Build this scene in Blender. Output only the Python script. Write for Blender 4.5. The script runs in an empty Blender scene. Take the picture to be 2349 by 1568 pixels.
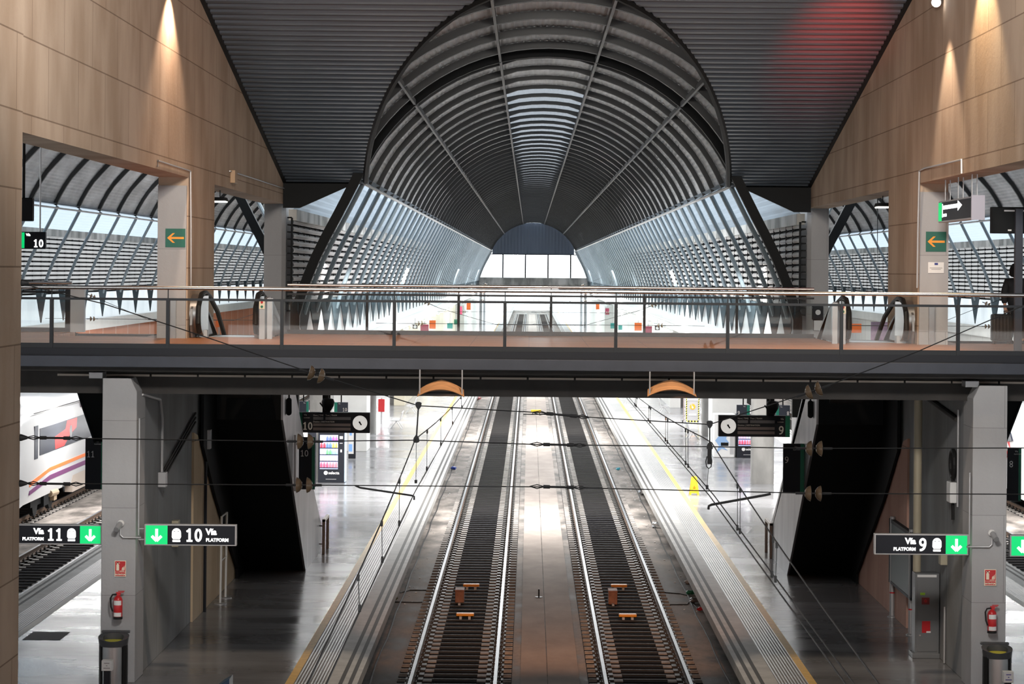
import bpy, bmesh, math, random
from mathutils import Vector, Matrix
random.seed(7)
S = bpy.context.scene
COL = S.collection
PI = math.pi
# metres: X to the right, Y away from the viewer along the tracks, Z up, platforms at Z = 0
EYE = 7.85            # eye height above the platforms
F = 5500.0            # focal length in pixels of the 2349 px wide picture
ROLL = 0.0085
AX = 0.5              # axis of symmetry of the middle hall
DECK = 6.32           # walking surface of the footbridge
BED = -0.78           # concrete of the track bed
RT = -0.55            # top of rail

def uv(px, py):
    a, b = px - 1215.0, py - 620.0
    return a + ROLL * b, b - ROLL * a
def at(px, py, y):
    """the point at distance y seen at a pixel"""
    u, v = uv(px, py)
    return Vector((u * y / F, y, EYE - v * y / F))

# ---------------------------------------------------------------- materials
MATS = {}
def mat(name, col, rough=0.6, metal=0.0, noise=0.0, nscale=3.0, bump=0.0, bscale=40.0, stretch=(1, 1, 1),
        rnoise=0.0, col2=None, emit=None, estr=0.0, spec=0.5):
    if name in MATS: return MATS[name]
    m = bpy.data.materials.new(name); m.use_nodes = True
    nt = m.node_tree; b = nt.nodes['Principled BSDF']
    b.inputs['Base Color'].default_value = (*col, 1)
    b.inputs['Roughness'].default_value = rough
    b.inputs['Metallic'].default_value = metal
    b.inputs['Specular IOR Level'].default_value = spec
    if noise or bump or rnoise:
        tc = nt.nodes.new('ShaderNodeNewGeometry'); mp = nt.nodes.new('ShaderNodeMapping')
        mp.inputs['Scale'].default_value = stretch
        nt.links.new(tc.outputs['Position'], mp.inputs['Vector'])
    if noise or rnoise:
        nz = nt.nodes.new('ShaderNodeTexNoise'); nz.inputs['Scale'].default_value = nscale
        nz.inputs['Detail'].default_value = 6; nz.inputs['Roughness'].default_value = 0.6
        nt.links.new(mp.outputs['Vector'], nz.inputs['Vector'])
    if noise:
        rp = nt.nodes.new('ShaderNodeValToRGB')
        c2 = col2 or tuple(c * (1 - noise) for c in col)
        rp.color_ramp.elements[0].position = 0.35; rp.color_ramp.elements[1].position = 0.65
        rp.color_ramp.elements[0].color = (*c2, 1); rp.color_ramp.elements[1].color = (*col, 1)
        nt.links.new(nz.outputs['Fac'], rp.inputs['Fac']); nt.links.new(rp.outputs['Color'], b.inputs['Base Color'])
    if rnoise:
        mr = nt.nodes.new('ShaderNodeMapRange')
        mr.inputs['From Min'].default_value = 0.35; mr.inputs['From Max'].default_value = 0.65
        mr.inputs['To Min'].default_value = max(0.03, rough - rnoise); mr.inputs['To Max'].default_value = min(1, rough + rnoise)
        nt.links.new(nz.outputs['Fac'], mr.inputs['Value']); nt.links.new(mr.outputs['Result'], b.inputs['Roughness'])
    if bump:
        n2 = nt.nodes.new('ShaderNodeTexNoise'); n2.inputs['Scale'].default_value = bscale
        bp = nt.nodes.new('ShaderNodeBump'); bp.inputs['Strength'].default_value = bump; bp.inputs['Distance'].default_value = 0.02
        nt.links.new(mp.outputs['Vector'], n2.inputs['Vector'])
        nt.links.new(n2.outputs['Fac'], bp.inputs['Height']); nt.links.new(bp.outputs['Normal'], b.inputs['Normal'])
    if emit:
        b.inputs['Emission Color'].default_value = (*emit, 1); b.inputs['Emission Strength'].default_value = estr
    MATS[name] = m
    return m

def see_through(name, tint, clear, gloss=0.0, diff=None):
    """clear: share that passes straight; the rest is diffuse/translucent sheet, or a mirror-like reflection for glass"""
    if name in MATS: return MATS[name]
    m = bpy.data.materials.new(name); m.use_nodes = True
    nt = m.node_tree; nt.nodes.clear()
    out = nt.nodes.new('ShaderNodeOutputMaterial'); mix = nt.nodes.new('ShaderNodeMixShader')
    tr = nt.nodes.new('ShaderNodeBsdfTransparent'); tr.inputs['Color'].default_value = (*tint, 1)
    if gloss:
        o = nt.nodes.new('ShaderNodeBsdfGlossy'); o.inputs['Roughness'].default_value = 0.02
        o.inputs['Color'].default_value = (1, 1, 1, 1)
        mix.inputs['Fac'].default_value = gloss
        nt.links.new(tr.outputs[0], mix.inputs[1]); nt.links.new(o.outputs[0], mix.inputs[2])
    else:
        d = nt.nodes.new('ShaderNodeBsdfDiffuse'); d.inputs['Color'].default_value = (*diff, 1)
        t = nt.nodes.new('ShaderNodeBsdfTranslucent'); t.inputs['Color'].default_value = (*diff, 1)
        m2 = nt.nodes.new('ShaderNodeMixShader'); m2.inputs['Fac'].default_value = 0.5
        nt.links.new(d.outputs[0], m2.inputs[1]); nt.links.new(t.outputs[0], m2.inputs[2])
        mix.inputs['Fac'].default_value = 1 - clear
        nt.links.new(tr.outputs[0], mix.inputs[1]); nt.links.new(m2.outputs[0], mix.inputs[2])
    nt.links.new(mix.outputs[0], out.inputs['Surface'])
    MATS[name] = m
    return m

def panel_concrete(name, c1, c2, mortar, bw, bh, axis='yz', msize=0.012, stain=0.5, rough=0.85):
    """board-marked concrete: casting joints from a brick pattern plus streaky stains"""
    if name in MATS: return MATS[name]
    m = bpy.data.materials.new(name); m.use_nodes = True
    nt = m.node_tree; b = nt.nodes['Principled BSDF']; b.inputs['Roughness'].default_value = rough
    b.inputs['Specular IOR Level'].default_value = 0.25
    g = nt.nodes.new('ShaderNodeNewGeometry'); sx = nt.nodes.new('ShaderNodeSeparateXYZ'); cx = nt.nodes.new('ShaderNodeCombineXYZ')
    nt.links.new(g.outputs['Position'], sx.inputs[0])
    a = {'yz': ('Y', 'Z'), 'xz': ('X', 'Z'), 'xy': ('X', 'Y')}[axis]
    nt.links.new(sx.outputs[a[0]], cx.inputs['X']); nt.links.new(sx.outputs[a[1]], cx.inputs['Y'])
    br = nt.nodes.new('ShaderNodeTexBrick')
    br.inputs['Scale'].default_value = 1; br.inputs['Brick Width'].default_value = bw; br.inputs['Row Height'].default_value = bh
    br.inputs['Mortar Size'].default_value = msize; br.inputs['Mortar Smooth'].default_value = 0.3
    br.inputs['Color1'].default_value = (*c1, 1); br.inputs['Color2'].default_value = (*[x * 0.9 for x in c1], 1)
    br.inputs['Mortar'].default_value = (*mortar, 1)
    nt.links.new(cx.outputs[0], br.inputs['Vector'])
    mp = nt.nodes.new('ShaderNodeMapping'); mp.inputs['Scale'].default_value = (0.7, 0.7, 0.3)
    nt.links.new(g.outputs['Position'], mp.inputs['Vector'])
    nz = nt.nodes.new('ShaderNodeTexNoise'); nz.inputs['Scale'].default_value = 1.2; nz.inputs['Detail'].default_value = 8
    nt.links.new(mp.outputs[0], nz.inputs['Vector'])
    rp = nt.nodes.new('ShaderNodeValToRGB'); rp.color_ramp.elements[0].position = 0.38; rp.color_ramp.elements[1].position = 0.62
    rp.color_ramp.elements[0].color = (*c2, 1); rp.color_ramp.elements[1].color = (1, 1, 1, 1)
    nt.links.new(nz.outputs['Fac'], rp.inputs['Fac'])
    mx = nt.nodes.new('ShaderNodeMix'); mx.data_type = 'RGBA'; mx.blend_type = 'MULTIPLY'; mx.inputs[0].default_value = stain
    nt.links.new(br.outputs['Color'], mx.inputs[6]); nt.links.new(rp.outputs['Color'], mx.inputs[7])
    nt.links.new(mx.outputs[2], b.inputs['Base Color'])
    n2 = nt.nodes.new('ShaderNodeTexNoise'); n2.inputs['Scale'].default_value = 14; n2.inputs['Detail'].default_value = 5
    nt.links.new(g.outputs['Position'], n2.inputs['Vector'])
    bp = nt.nodes.new('ShaderNodeBump'); bp.inputs['Strength'].default_value = 0.25; bp.inputs['Distance'].default_value = 0.02
    nt.links.new(n2.outputs['Fac'], bp.inputs['Height']); nt.links.new(bp.outputs['Normal'], b.inputs['Normal'])
    MATS[name] = m
    return m

WARM_CONC = panel_concrete('board_marked_concrete', (0.50, 0.385, 0.295), (0.64, 0.57, 0.5), (0.24, 0.17, 0.125), 2.45, 1.12, 'yz', 0.014, 0.6)
GREY_CONC = panel_concrete('grey_concrete', (0.42, 0.42, 0.43), (0.7, 0.7, 0.7), (0.25, 0.25, 0.25), 9.0, 1.65, 'xz', 0.006, 0.45)
SIDE_CONC = panel_concrete('wall_concrete', (0.30, 0.31, 0.32), (0.6, 0.58, 0.55), (0.10, 0.10, 0.10), 4.2, 12.0, 'yz', 0.012, 0.6)
BEIGE_CONC = panel_concrete('beige_concrete', (0.64, 0.50, 0.34), (0.72, 0.64, 0.56), (0.22, 0.17, 0.13), 3.1, 4.0, 'yz', 0.008, 0.5)
PINK_CONC = panel_concrete('pinkish_concrete', (0.58, 0.36, 0.29), (0.72, 0.64, 0.58), (0.22, 0.14, 0.11), 3.1, 4.0, 'yz', 0.008, 0.5)
OLD_CONC = panel_concrete('stained_concrete', (0.62, 0.62, 0.60), (0.35, 0.36, 0.35), (0.3, 0.3, 0.3), 2.6, 6.0, 'xz', 0.02, 0.9)
COLC = panel_concrete('stained_column', (0.27, 0.265, 0.255), (0.45, 0.45, 0.45), (0.2, 0.2, 0.2), 9.0, 9.0, 'xz', 0.002, 0.9)
BRICK = panel_concrete('orange_wall', (0.55, 0.20, 0.10), (0.85, 0.75, 0.7), (0.75, 0.62, 0.52), 4.0, 8.0, 'yz', 0.06, 0.4)
CREAM = panel_concrete('cream_panels', (0.62, 0.57, 0.45), (0.85, 0.85, 0.82), (0.40, 0.37, 0.3), 3.4, 9.0, 'yz', 0.05, 0.4, 0.6)
PALE = panel_concrete('pale_panels', (0.62, 0.62, 0.60), (0.85, 0.85, 0.85), (0.42, 0.42, 0.42), 3.4, 9.0, 'yz', 0.05, 0.4, 0.6)
FLOORM = mat('polished_platform', (0.25, 0.25, 0.26), 0.2, 0, 0.35, 0.5, 0.03, 5, (0.35, 1, 1), 0.07, spec=0.32)
COPING = mat('coping_concrete', (0.52, 0.51, 0.49), 0.6, 0, 0.25, 2.2, 0.2, 30)
GROOVE = mat('coping_groove', (0.07, 0.065, 0.06), 0.7)
YELLOW = mat('yellow_line', (0.80, 0.50, 0.12), 0.5, 0, 0.2, 6)
BEDM = mat('track_bed_concrete', (0.36, 0.32, 0.29), 0.76, 0, 0.78, 1.1, 0.0, 25, (1, 0.45, 1), 0.14, spec=0.08)
DARKBED = mat('oily_ballast', (0.02, 0.02, 0.024), 0.95, 0, 0.4, 8, 0.3, 60, spec=0.05)
BLOCK = mat('sleeper_concrete', (0.34, 0.31, 0.285), 0.75, 0, 0.5, 3.0, 0.15, 30)
TIE = mat('tie_steel', (0.045, 0.042, 0.04), 0.6, 0.2, spec=0.2)
RAILM = mat('rail_steel', (0.15, 0.16, 0.175), 0.42, 1.0, 0.2, 3)
RAILSIDE = mat('rusty_rail', (0.14, 0.085, 0.055), 0.8, 0.2, 0.4, 9)
CLIP = mat('rail_clip', (0.05, 0.045, 0.04), 0.6, 0.4)
DARKMET = mat('dark_sheet', (0.092, 0.112, 0.138), 0.42, 0.25, 0.18, 0.7, 0, 1, (0.25, 1, 1))
RIBM = mat('rib_shaded_tone', (0.022, 0.025, 0.028), 0.5, 0.0, 0.2, 1.0)  # shade of the upper arch put into its colour
SHEET = mat('roof_lining', (0.64, 0.65, 0.66), 0.55, 0.1, 0.45, 0.9, 0, 1, (1.0, 0.35, 1.0))
LEGM = mat('leg_lit_tone', (0.16, 0.205, 0.235), 0.4, 0.1, 0.15, 1.0)  # paler copy of the rib colour for the daylight on the legs
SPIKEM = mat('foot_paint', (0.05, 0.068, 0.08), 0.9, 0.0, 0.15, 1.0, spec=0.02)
PURLIN = mat('purlin', (0.10, 0.10, 0.105), 0.5, 0.2)
PURLINW = mat('shoulder_purlin', (0.5, 0.5, 0.5), 0.5)
BLACK = mat('black_paint', (0.007, 0.008, 0.009), 0.6, spec=0.15)
SOOT = mat('dark_girder', (0.035, 0.031, 0.029), 0.75, 0, 0.4, 1.5)
FASCIA = mat('blue_grey_steel', (0.055, 0.062, 0.08), 0.6, 0.1, 0.2, 1.4, spec=0.3)
FASCIA2 = mat('dark_blue_steel', (0.014, 0.016, 0.022), 0.6, 0.1, spec=0.3)
POSTM = mat('rail_post', (0.028, 0.031, 0.036), 0.55, 0.1, spec=0.2)
CHROME = mat('polished_steel', (0.85, 0.83, 0.81), 0.26, 1.0)
STEEL = mat('brushed_steel', (0.50, 0.50, 0.51), 0.34, 1.0, 0.2, 2.0, 0, 1, (1, 1, 0.2))
CLAD = mat('escalator_cladding', (0.34, 0.34, 0.35), 0.45, 0.75, 0.35, 1.2, 0, 1, (1, 1, 0.25))
GALV = mat('galvanised_steel', (0.46, 0.46, 0.47), 0.45, 0.5)
WHITEP = mat('white_plastic', (0.78, 0.78, 0.77), 0.4)
OFFWHITE = mat('off_white', (0.74, 0.74, 0.72), 0.7, 0, 0.1, 1.0)
RUBBER = mat('black_rubber', (0.015, 0.015, 0.015), 0.5, spec=0.2)
RED = mat('red_paint', (0.55, 0.02, 0.025), 0.3)
CREAMP = mat('cream_print', (0.85, 0.78, 0.62), 0.6)
GREEN = mat('sign_green', (0.0, 0.18, 0.10), 0.5)
ORANGE = mat('orange_paint', (0.90, 0.33, 0.02), 0.5)
SIGNBK = mat('sign_black', (0.020, 0.022, 0.029), 0.5, spec=0.15)
NAVY = mat('sign_navy', (0.022, 0.034, 0.065), 0.4)
WOOD = None
def wood(name, c1, c2):
    m = bpy.data.materials.new(name); m.use_nodes = True
    nt = m.node_tree; b = nt.nodes['Principled BSDF']; b.inputs['Roughness'].default_value = 0.45; b.inputs['Specular IOR Level'].default_value = 0.25
    g = nt.nodes.new('ShaderNodeNewGeometry'); br = nt.nodes.new('ShaderNodeTexBrick')
    br.inputs['Scale'].default_value = 1; br.inputs['Brick Width'].default_value = 2.4; br.inputs['Row Height'].default_value = 0.14
    br.inputs['Mortar Size'].default_value = 0.006; br.inputs['Bias'].default_value = -0.1
    br.inputs['Color1'].default_value = (*c1, 1); br.inputs['Color2'].default_value = (*c2, 1)
    br.inputs['Mortar'].default_value = (0.03, 0.02, 0.015, 1)
    nt.links.new(g.outputs['Position'], br.inputs['Vector'])
    mp = nt.nodes.new('ShaderNodeMapping'); mp.inputs['Scale'].default_value = (0.4, 6, 1)
    nz = nt.nodes.new('ShaderNodeTexNoise'); nz.inputs['Scale'].default_value = 2.0; nz.inputs['Detail'].default_value = 5
    nt.links.new(g.outputs['Position'], mp.inputs[0]); nt.links.new(mp.outputs[0], nz.inputs['Vector'])
    mx = nt.nodes.new('ShaderNodeMix'); mx.data_type = 'RGBA'; mx.blend_type = 'MULTIPLY'; mx.inputs[0].default_value = 0.6
    nt.links.new(br.outputs['Color'], mx.inputs[6]); nt.links.new(nz.outputs['Color'], mx.inputs[7])
    rp = nt.nodes.new('ShaderNodeMix'); rp.data_type = 'RGBA'; rp.blend_type = 'MIX'; rp.inputs[0].default_value = 0.45
    nt.links.new(mx.outputs[2], rp.inputs[6]); nt.links.new(br.outputs['Color'], rp.inputs[7])
    nt.links.new(rp.outputs[2], b.inputs['Base Color'])
    return m
WOOD = wood('plank_floor', (0.70, 0.29, 0.13), (0.46, 0.19, 0.09))
LAMPWOOD = mat('timber_shade', (0.72, 0.36, 0.17), 0.45, 0, 0.25, 4, 0, 1, (0.3, 4, 4))
GLASS = see_through('railing_glass', (0.95, 0.97, 0.97), 0, 0.045)
TRANSL = see_through('translucent_sheet', (0.80, 0.90, 1.0), 0.11, 0, (0.27, 0.31, 0.35))
WHITEDIM = see_through('white_sheet_dimmed', (0.96, 0.98, 1.0), 0.04, 0, (0.42, 0.43, 0.44))  # white sheeting darkened in colour against the strong light of the outer halls
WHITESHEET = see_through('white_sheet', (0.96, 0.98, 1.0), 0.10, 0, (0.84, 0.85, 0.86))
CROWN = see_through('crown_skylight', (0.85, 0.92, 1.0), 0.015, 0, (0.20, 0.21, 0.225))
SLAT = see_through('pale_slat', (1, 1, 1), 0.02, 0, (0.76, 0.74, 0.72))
SLATDIM = see_through('pale_slat_dimmed', (1, 1, 1), 0.02, 0, (0.50, 0.49, 0.48))  # the same slats, colour turned down for the brightly lit outer halls
WINDOWG = see_through('end_window_glass', (0.98, 0.99, 1.0), 0, 0.05)
TYMP = mat('tympanum_sheet', (0.16, 0.20, 0.27), 0.5, 0.1)
LIT_WHITE = mat('lit_white', (0.9, 0.9, 0.9), 0.5, emit=(1, 1, 0.98), estr=2.2)
LIT_GREEN = mat('lit_green', (0.0, 0.3, 0.1), 0.5, emit=(0.0, 0.62, 0.16), estr=1.0)
LIT_TUBE = mat('lit_tube', (0.9, 0.9, 0.85), 0.5, emit=(1, 0.96, 0.82), estr=3.5)
LIT_BLUE = mat('lit_blue', (0.1, 0.2, 0.4), 0.5, emit=(0.15, 0.3, 0.75), estr=1.0)
LIT_CASE = mat('lit_case', (0.6, 0.65, 0.9), 0.5, emit=(0.45, 0.55, 1.0), estr=0.55)
SPOTM = mat('lit_lamp', (0.9, 0.9, 0.9), 0.4, emit=(1, 0.97, 0.9), estr=20)

# ---------------------------------------------------------------- mesh building
class MB:
    def __init__(s): s.v = []; s.f = []; s.m = []
    def quad(s, pts, mi=0):
        i = len(s.v); s.v += [tuple(p) for p in pts]; s.f.append(tuple(range(i, i + len(pts)))); s.m.append(mi); return s
    def box(s, x0, x1, y0, y1, z0, z1, mi=0):
        i = len(s.v)
        s.v += [(x, y, z) for z in (z0, z1) for y in (y0, y1) for x in (x0, x1)]
        for f in ((0, 2, 3, 1), (4, 5, 7, 6), (0, 1, 5, 4), (2, 6, 7, 3), (0, 4, 6, 2), (1, 3, 7, 5)):
            s.f.append(tuple(i + k for k in f)); s.m.append(mi)
        return s
    def prism(s, pts, axis, a, b, mi=0):
        def P(p, t):
            return {'x': (t, p[0], p[1]), 'y': (p[0], t, p[1]), 'z': (p[0], p[1], t)}[axis]
        i = len(s.v); n = len(pts)
        s.v += [P(p, a) for p in pts] + [P(p, b) for p in pts]
        s.f.append(tuple(range(i, i + n))); s.f.append(tuple(range(i + 2 * n - 1, i + n - 1, -1))); s.m += [mi, mi]
        for k in range(n):
            q = (k + 1) % n
            s.f.append((i + k, i + n + k, i + n + q, i + q)); s.m.append(mi)
        return s
    def tube(s, path, r, n=8, mi=0, rs=None, flat=1.0):
        path = [Vector(p) for p in path]; i0 = len(s.v)
        up = None
        for k, p in enumerate(path):
            d = (path[min(k + 1, len(path) - 1)] - path[max(k - 1, 0)]).normalized()
            if up is None:
                up = Vector((0, 0, 1)) if abs(d.z) < 0.9 else Vector((0, 1, 0))
            a = d.cross(up).normalized(); b = a.cross(d).normalized(); up = b
            rr = rs[k] if rs else r
            for j in range(n):
                t = 2 * PI * j / n
                s.v.append(tuple(p + a * (math.cos(t) * rr) + b * (math.sin(t) * rr * flat)))
        for k in range(len(path) - 1):
            for j in range(n):
                q = (j + 1) % n
                s.f.append((i0 + k * n + j, i0 + k * n + q, i0 + (k + 1) * n + q, i0 + (k + 1) * n + j)); s.m.append(mi)
        s.f.append(tuple(i0 + j for j in range(n - 1, -1, -1))); s.m.append(mi)
        e = i0 + (len(path) - 1) * n
        s.f.append(tuple(e + j for j in range(n))); s.m.append(mi)
        return s
    def lathe(s, prof, c=(0, 0, 0), axis='z', n=20, mi=0):
        i0 = len(s.v)
        for r, h in prof:
            for j in range(n):
                t = 2 * PI * j / n; a, b = math.cos(t) * r, math.sin(t) * r
                p = {'z': (a, b, h), 'y': (a, h, b), 'x': (h, a, b)}[axis]
                s.v.append((c[0] + p[0], c[1] + p[1], c[2] + p[2]))
        for k in range(len(prof) - 1):
            for j in range(n):
                q = (j + 1) % n
                s.f.append((i0 + k * n + j, i0 + k * n + q, i0 + (k + 1) * n + q, i0 + (k + 1) * n + j)); s.m.append(mi)
        s.f.append(tuple(i0 + j for j in range(n - 1, -1, -1))); s.m.append(mi)
        e = i0 + (len(prof) - 1) * n
        s.f.append(tuple(e + j for j in range(n))); s.m.append(mi)
        return s
    def sweep(s, rings, mi=0, closed=True, caps=True):
        """rings: lists of the same number of points"""
        i0 = len(s.v); n = len(rings[0])
        for r in rings: s.v += [tuple(p) for p in r]
        for k in range(len(rings) - 1):
            for j in range(n if closed else n - 1):
                q = (j + 1) % n
                s.f.append((i0 + k * n + j, i0 + k * n + q, i0 + (k + 1) * n + q, i0 + (k + 1) * n + j)); s.m.append(mi)
        if caps and closed:
            s.f.append(tuple(i0 + j for j in range(n - 1, -1, -1))); s.m.append(mi)
            e = i0 + (len(rings) - 1) * n
            s.f.append(tuple(e + j for j in range(n))); s.m.append(mi)
        return s
    def mirror(s):
        s.v = [(2 * AX - x, y, z) for x, y, z in s.v]; s.f = [tuple(reversed(f)) for f in s.f]; return s
    def move(s, dx=0, dy=0, dz=0):
        s.v = [(x + dx, y + dy, z + dz) for x, y, z in s.v]; return s

def world_of(o):
    v = Vector((0, 0, 0))
    while o is not None:
        v += o.location; o = o.parent
    return v

def mesh_of(mb, name, mats, off=(0, 0, 0), smooth=False, normals=True):
    me = bpy.data.meshes.new(name)
    off = Vector(off)
    me.from_pydata([tuple(Vector(p) - off) for p in mb.v], [], mb.f)
    mats = mats if isinstance(mats, (list, tuple)) else [mats]
    for m in mats: me.materials.append(m)
    for p, mi in zip(me.polygons, mb.m): p.material_index = mi
    bm = bmesh.new(); bm.from_mesh(me)
    if normals: bmesh.ops.recalc_face_normals(bm, faces=bm.faces)
    if smooth:
        for f in bm.faces: f.smooth = True
        for e in bm.edges:
            if len(e.link_faces) == 2 and e.calc_face_angle(0) > math.radians(38): e.smooth = False
    bm.to_mesh(me); bm.free()
    return me

def link(name, me, parent=None):
    o = bpy.data.objects.new(name, me); COL.objects.link(o)
    if parent is not None: o.parent = parent
    return o

def props(o, label=None, cat=None, group=None, kind=None):
    if label: o['label'] = label
    if cat: o['category'] = cat
    if group: o['group'] = group
    if kind: o['kind'] = kind
    return o

def thing(name, label, cat, loc=(0, 0, 0), group=None, kind=None):
    o = bpy.data.objects.new(name, None); COL.objects.link(o)
    o.location = loc; o.empty_display_size = 0.2
    return props(o, label, cat, group, kind)

def part(parent, name, mb, mats, smooth=False, bevel=0, label=None, local=False):
    """a mesh child; mb in world metres unless local"""
    off = (0, 0, 0) if local else world_of(parent)
    o = link(name, mesh_of(mb, name, mats, off, smooth), parent)
    if bevel:
        b = o.modifiers.new('bevel', 'BEVEL'); b.width = bevel; b.segments = 2; b.limit_method = 'ANGLE'
    if label: o['label'] = label
    return o

def solo(name, mb, mats, label, cat, group=None, kind=None, smooth=False, bevel=0, loc=None):
    loc = Vector(loc) if loc is not None else Vector((0, 0, 0))
    o = link(name, mesh_of(mb, name, mats, loc, smooth)); o.location = loc
    if bevel:
        b = o.modifiers.new('bevel', 'BEVEL'); b.width = bevel; b.segments = 2; b.limit_method = 'ANGLE'
    return props(o, label, cat, group, kind)

def dup(root, loc, label=None, rot=None, group=None):
    r = root.copy(); COL.objects.link(r); r.location = loc
    if rot is not None: r.rotation_euler = (0, 0, rot)
    if label: r['label'] = label
    if group: r['group'] = group
    def kids(src, dst):
        for ch in list(src.children):
            c = ch.copy(); COL.objects.link(c); c.parent = dst
            kids(ch, c)
    kids(root, r)
    return r

def text(parent, txt, size, x, y, z, m, align='LEFT', rot=None, name='lettering', bold=0.0, sx=1.0):
    """letters standing up and facing the viewer (or turned by rot about Z); x, y, z in world metres, z is the baseline"""
    cu = bpy.data.curves.new(name, 'FONT'); cu.body = txt; cu.size = size; cu.align_x = align
    cu.extrude = 0.002; cu.offset = bold; cu.resolution_u = 3
    tmp = bpy.data.objects.new(name, cu); COL.objects.link(tmp)
    dg = bpy.context.evaluated_depsgraph_get()
    me = bpy.data.meshes.new_from_object(tmp.evaluated_get(dg))
    bpy.data.objects.remove(tmp); bpy.data.curves.remove(cu)
    R = Matrix.Rotation(rot or 0, 4, 'Z') @ Matrix.Rotation(PI / 2, 4, 'X') @ Matrix.Diagonal((sx, 1, 1, 1))
    me.transform(Matrix.Translation(Vector((x, y, z)) - world_of(parent)) @ R)
    me.materials.clear(); me.materials.append(m)
    return link(name, me, parent)

DIG = {}
def stroke(mb, pts, w, y, closed=False):
    pts = [Vector(p) for p in pts]; n = len(pts); rows = []
    for k, p in enumerate(pts):
        a = pts[(k - 1) % n] if closed or k else p; b = pts[(k + 1) % n] if closed or k < n - 1 else p
        d = (b - a).normalized(); q = Vector((-d.y, d.x)) * w / 2
        rows.append([(p.x - q.x, y, p.y - q.y), (p.x + q.x, y, p.y + q.y), (p.x + q.x, y - 0.004, p.y + q.y), (p.x - q.x, y - 0.004, p.y - q.y)])
    if closed: rows.append(rows[0])
    return mb.sweep(rows, 0, caps=not closed)
def number(parent, txt, h, x, y, z, m, align='LEFT', wt=0.15):
    """figures of height h drawn as strokes, baseline z"""
    w = h * wt; adv = h * 0.66; tot = adv * len(txt) - h * 0.10
    x0 = x - {'LEFT': 0, 'CENTER': tot / 2, 'RIGHT': tot}[align]
    mb = MB()
    def ell(cx, cz, rx, rz, a0=0, a1=2 * PI, n=20): return [(cx + rx * math.cos(a0 + (a1 - a0) * k / n), cz + rz * math.sin(a0 + (a1 - a0) * k / n)) for k in range(n + 1)]
    for i, c in enumerate(txt):
        cx = x0 + adv * i + h * 0.28; yy = y - i * 0.00007
        if c == '0': stroke(mb, ell(cx, z + h / 2, h * 0.28 - w / 2, h / 2 - w / 2)[:-1], w, yy, True)
        elif c == '1':
            mb.box(cx - w / 2, cx + w / 2, yy - 0.004, yy, z, z + h)
            mb.box(cx - h * 0.22, cx + h * 0.22, yy - 0.0045, yy, z, z + w * 0.8)
            stroke(mb, [(cx - h * 0.22, z + h * 0.76), (cx + w * 0.1, z + h - w * 0.45)], w * 0.85, yy - 0.0005)
        elif c == '8':
            stroke(mb, ell(cx, z + h * 0.735, h * 0.21, h * 0.265 - w / 2)[:-1], w, yy, True); stroke(mb, ell(cx, z + h * 0.27, h * 0.27 - w / 2, h * 0.27 - w / 2)[:-1], w, yy - 0.0005, True)
        elif c == '9':
            stroke(mb, ell(cx, z + h * 0.68, h * 0.28 - w / 2, h * 0.32 - w / 2)[:-1], w, yy, True)
            stroke(mb, ell(cx - h * 0.14, z + h * 0.62, h * 0.42 - w / 2, h * 0.62 - w / 2, 0.05, -PI / 2 + 0.0, 12) + [(cx - h * 0.22, z + w / 2)], w, yy - 0.0005)
    return part(parent, 'platform_number', mb, m)

def area(name, loc, target, sx, sy, watts, col=(1, 1, 1), spread=None):
    l = bpy.data.lights.new(name, 'AREA'); l.shape = 'RECTANGLE'; l.size = sx; l.size_y = sy; l.energy = watts; l.color = col
    if spread: l.spread = spread
    o = bpy.data.objects.new(name, l); COL.objects.link(o); o.location = loc
    o.rotation_euler = (Vector(target) - Vector(loc)).to_track_quat('-Z', 'Y').to_euler()
    return o
def spot(name, loc, target, watts, angle, col=(1, 1, 1), blend=0.6, r=0.08):
    l = bpy.data.lights.new(name, 'SPOT'); l.energy = watts; l.color = col; l.spot_size = angle; l.spot_blend = blend; l.shadow_soft_size = r
    o = bpy.data.objects.new(name, l); COL.objects.link(o); o.location = loc
    o.rotation_euler = (Vector(target) - Vector(loc)).to_track_quat('-Z', 'Y').to_euler()
    return o
SIDE_WORD = {0: 'left', 1: 'right'}
def both(fn):
    for s in (0, 1): fn(s)
def mx(x, s): return 2 * AX - x if s else x

# ================================================================ the setting
# ---- platforms: profile as strips so that each band has its own material
FAR = 322.0
def platform(x0, x1, edges, name, label, y0=14.0, y1=520.0, white=()):
    mb = MB()
    ins = 1.36
    a = x0 + (ins if 'l' in edges else 0); b = x1 - (ins if 'r' in edges else 0)
    mb.box(a, b, y0, y1, -1.2, 0, 0)
    for e in edges:
        def band(p, q, mi, z=0.0):
            zb = -0.21 if q <= 0.36 else -1.2                        # the coping overhangs the wall of the platform
            if e == 'r': mb.box(x1 - q, x1 - p, y0, y1, zb, z, mi)
            else: mb.box(x0 + p, x0 + q, y0, y1, zb, z, mi)
        band(0.0, 0.10, 1); band(0.10, 0.18, 2, -0.006); band(0.18, 0.28, 1); band(0.28, 0.36, 2, -0.006); band(0.36, 0.62, 1)
        band(0.62, 1.20, 3, 0.002); band(1.20, 1.36, 5 if e in white else 4 + 0, 0.004)
    return mb
TACT = None
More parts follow.
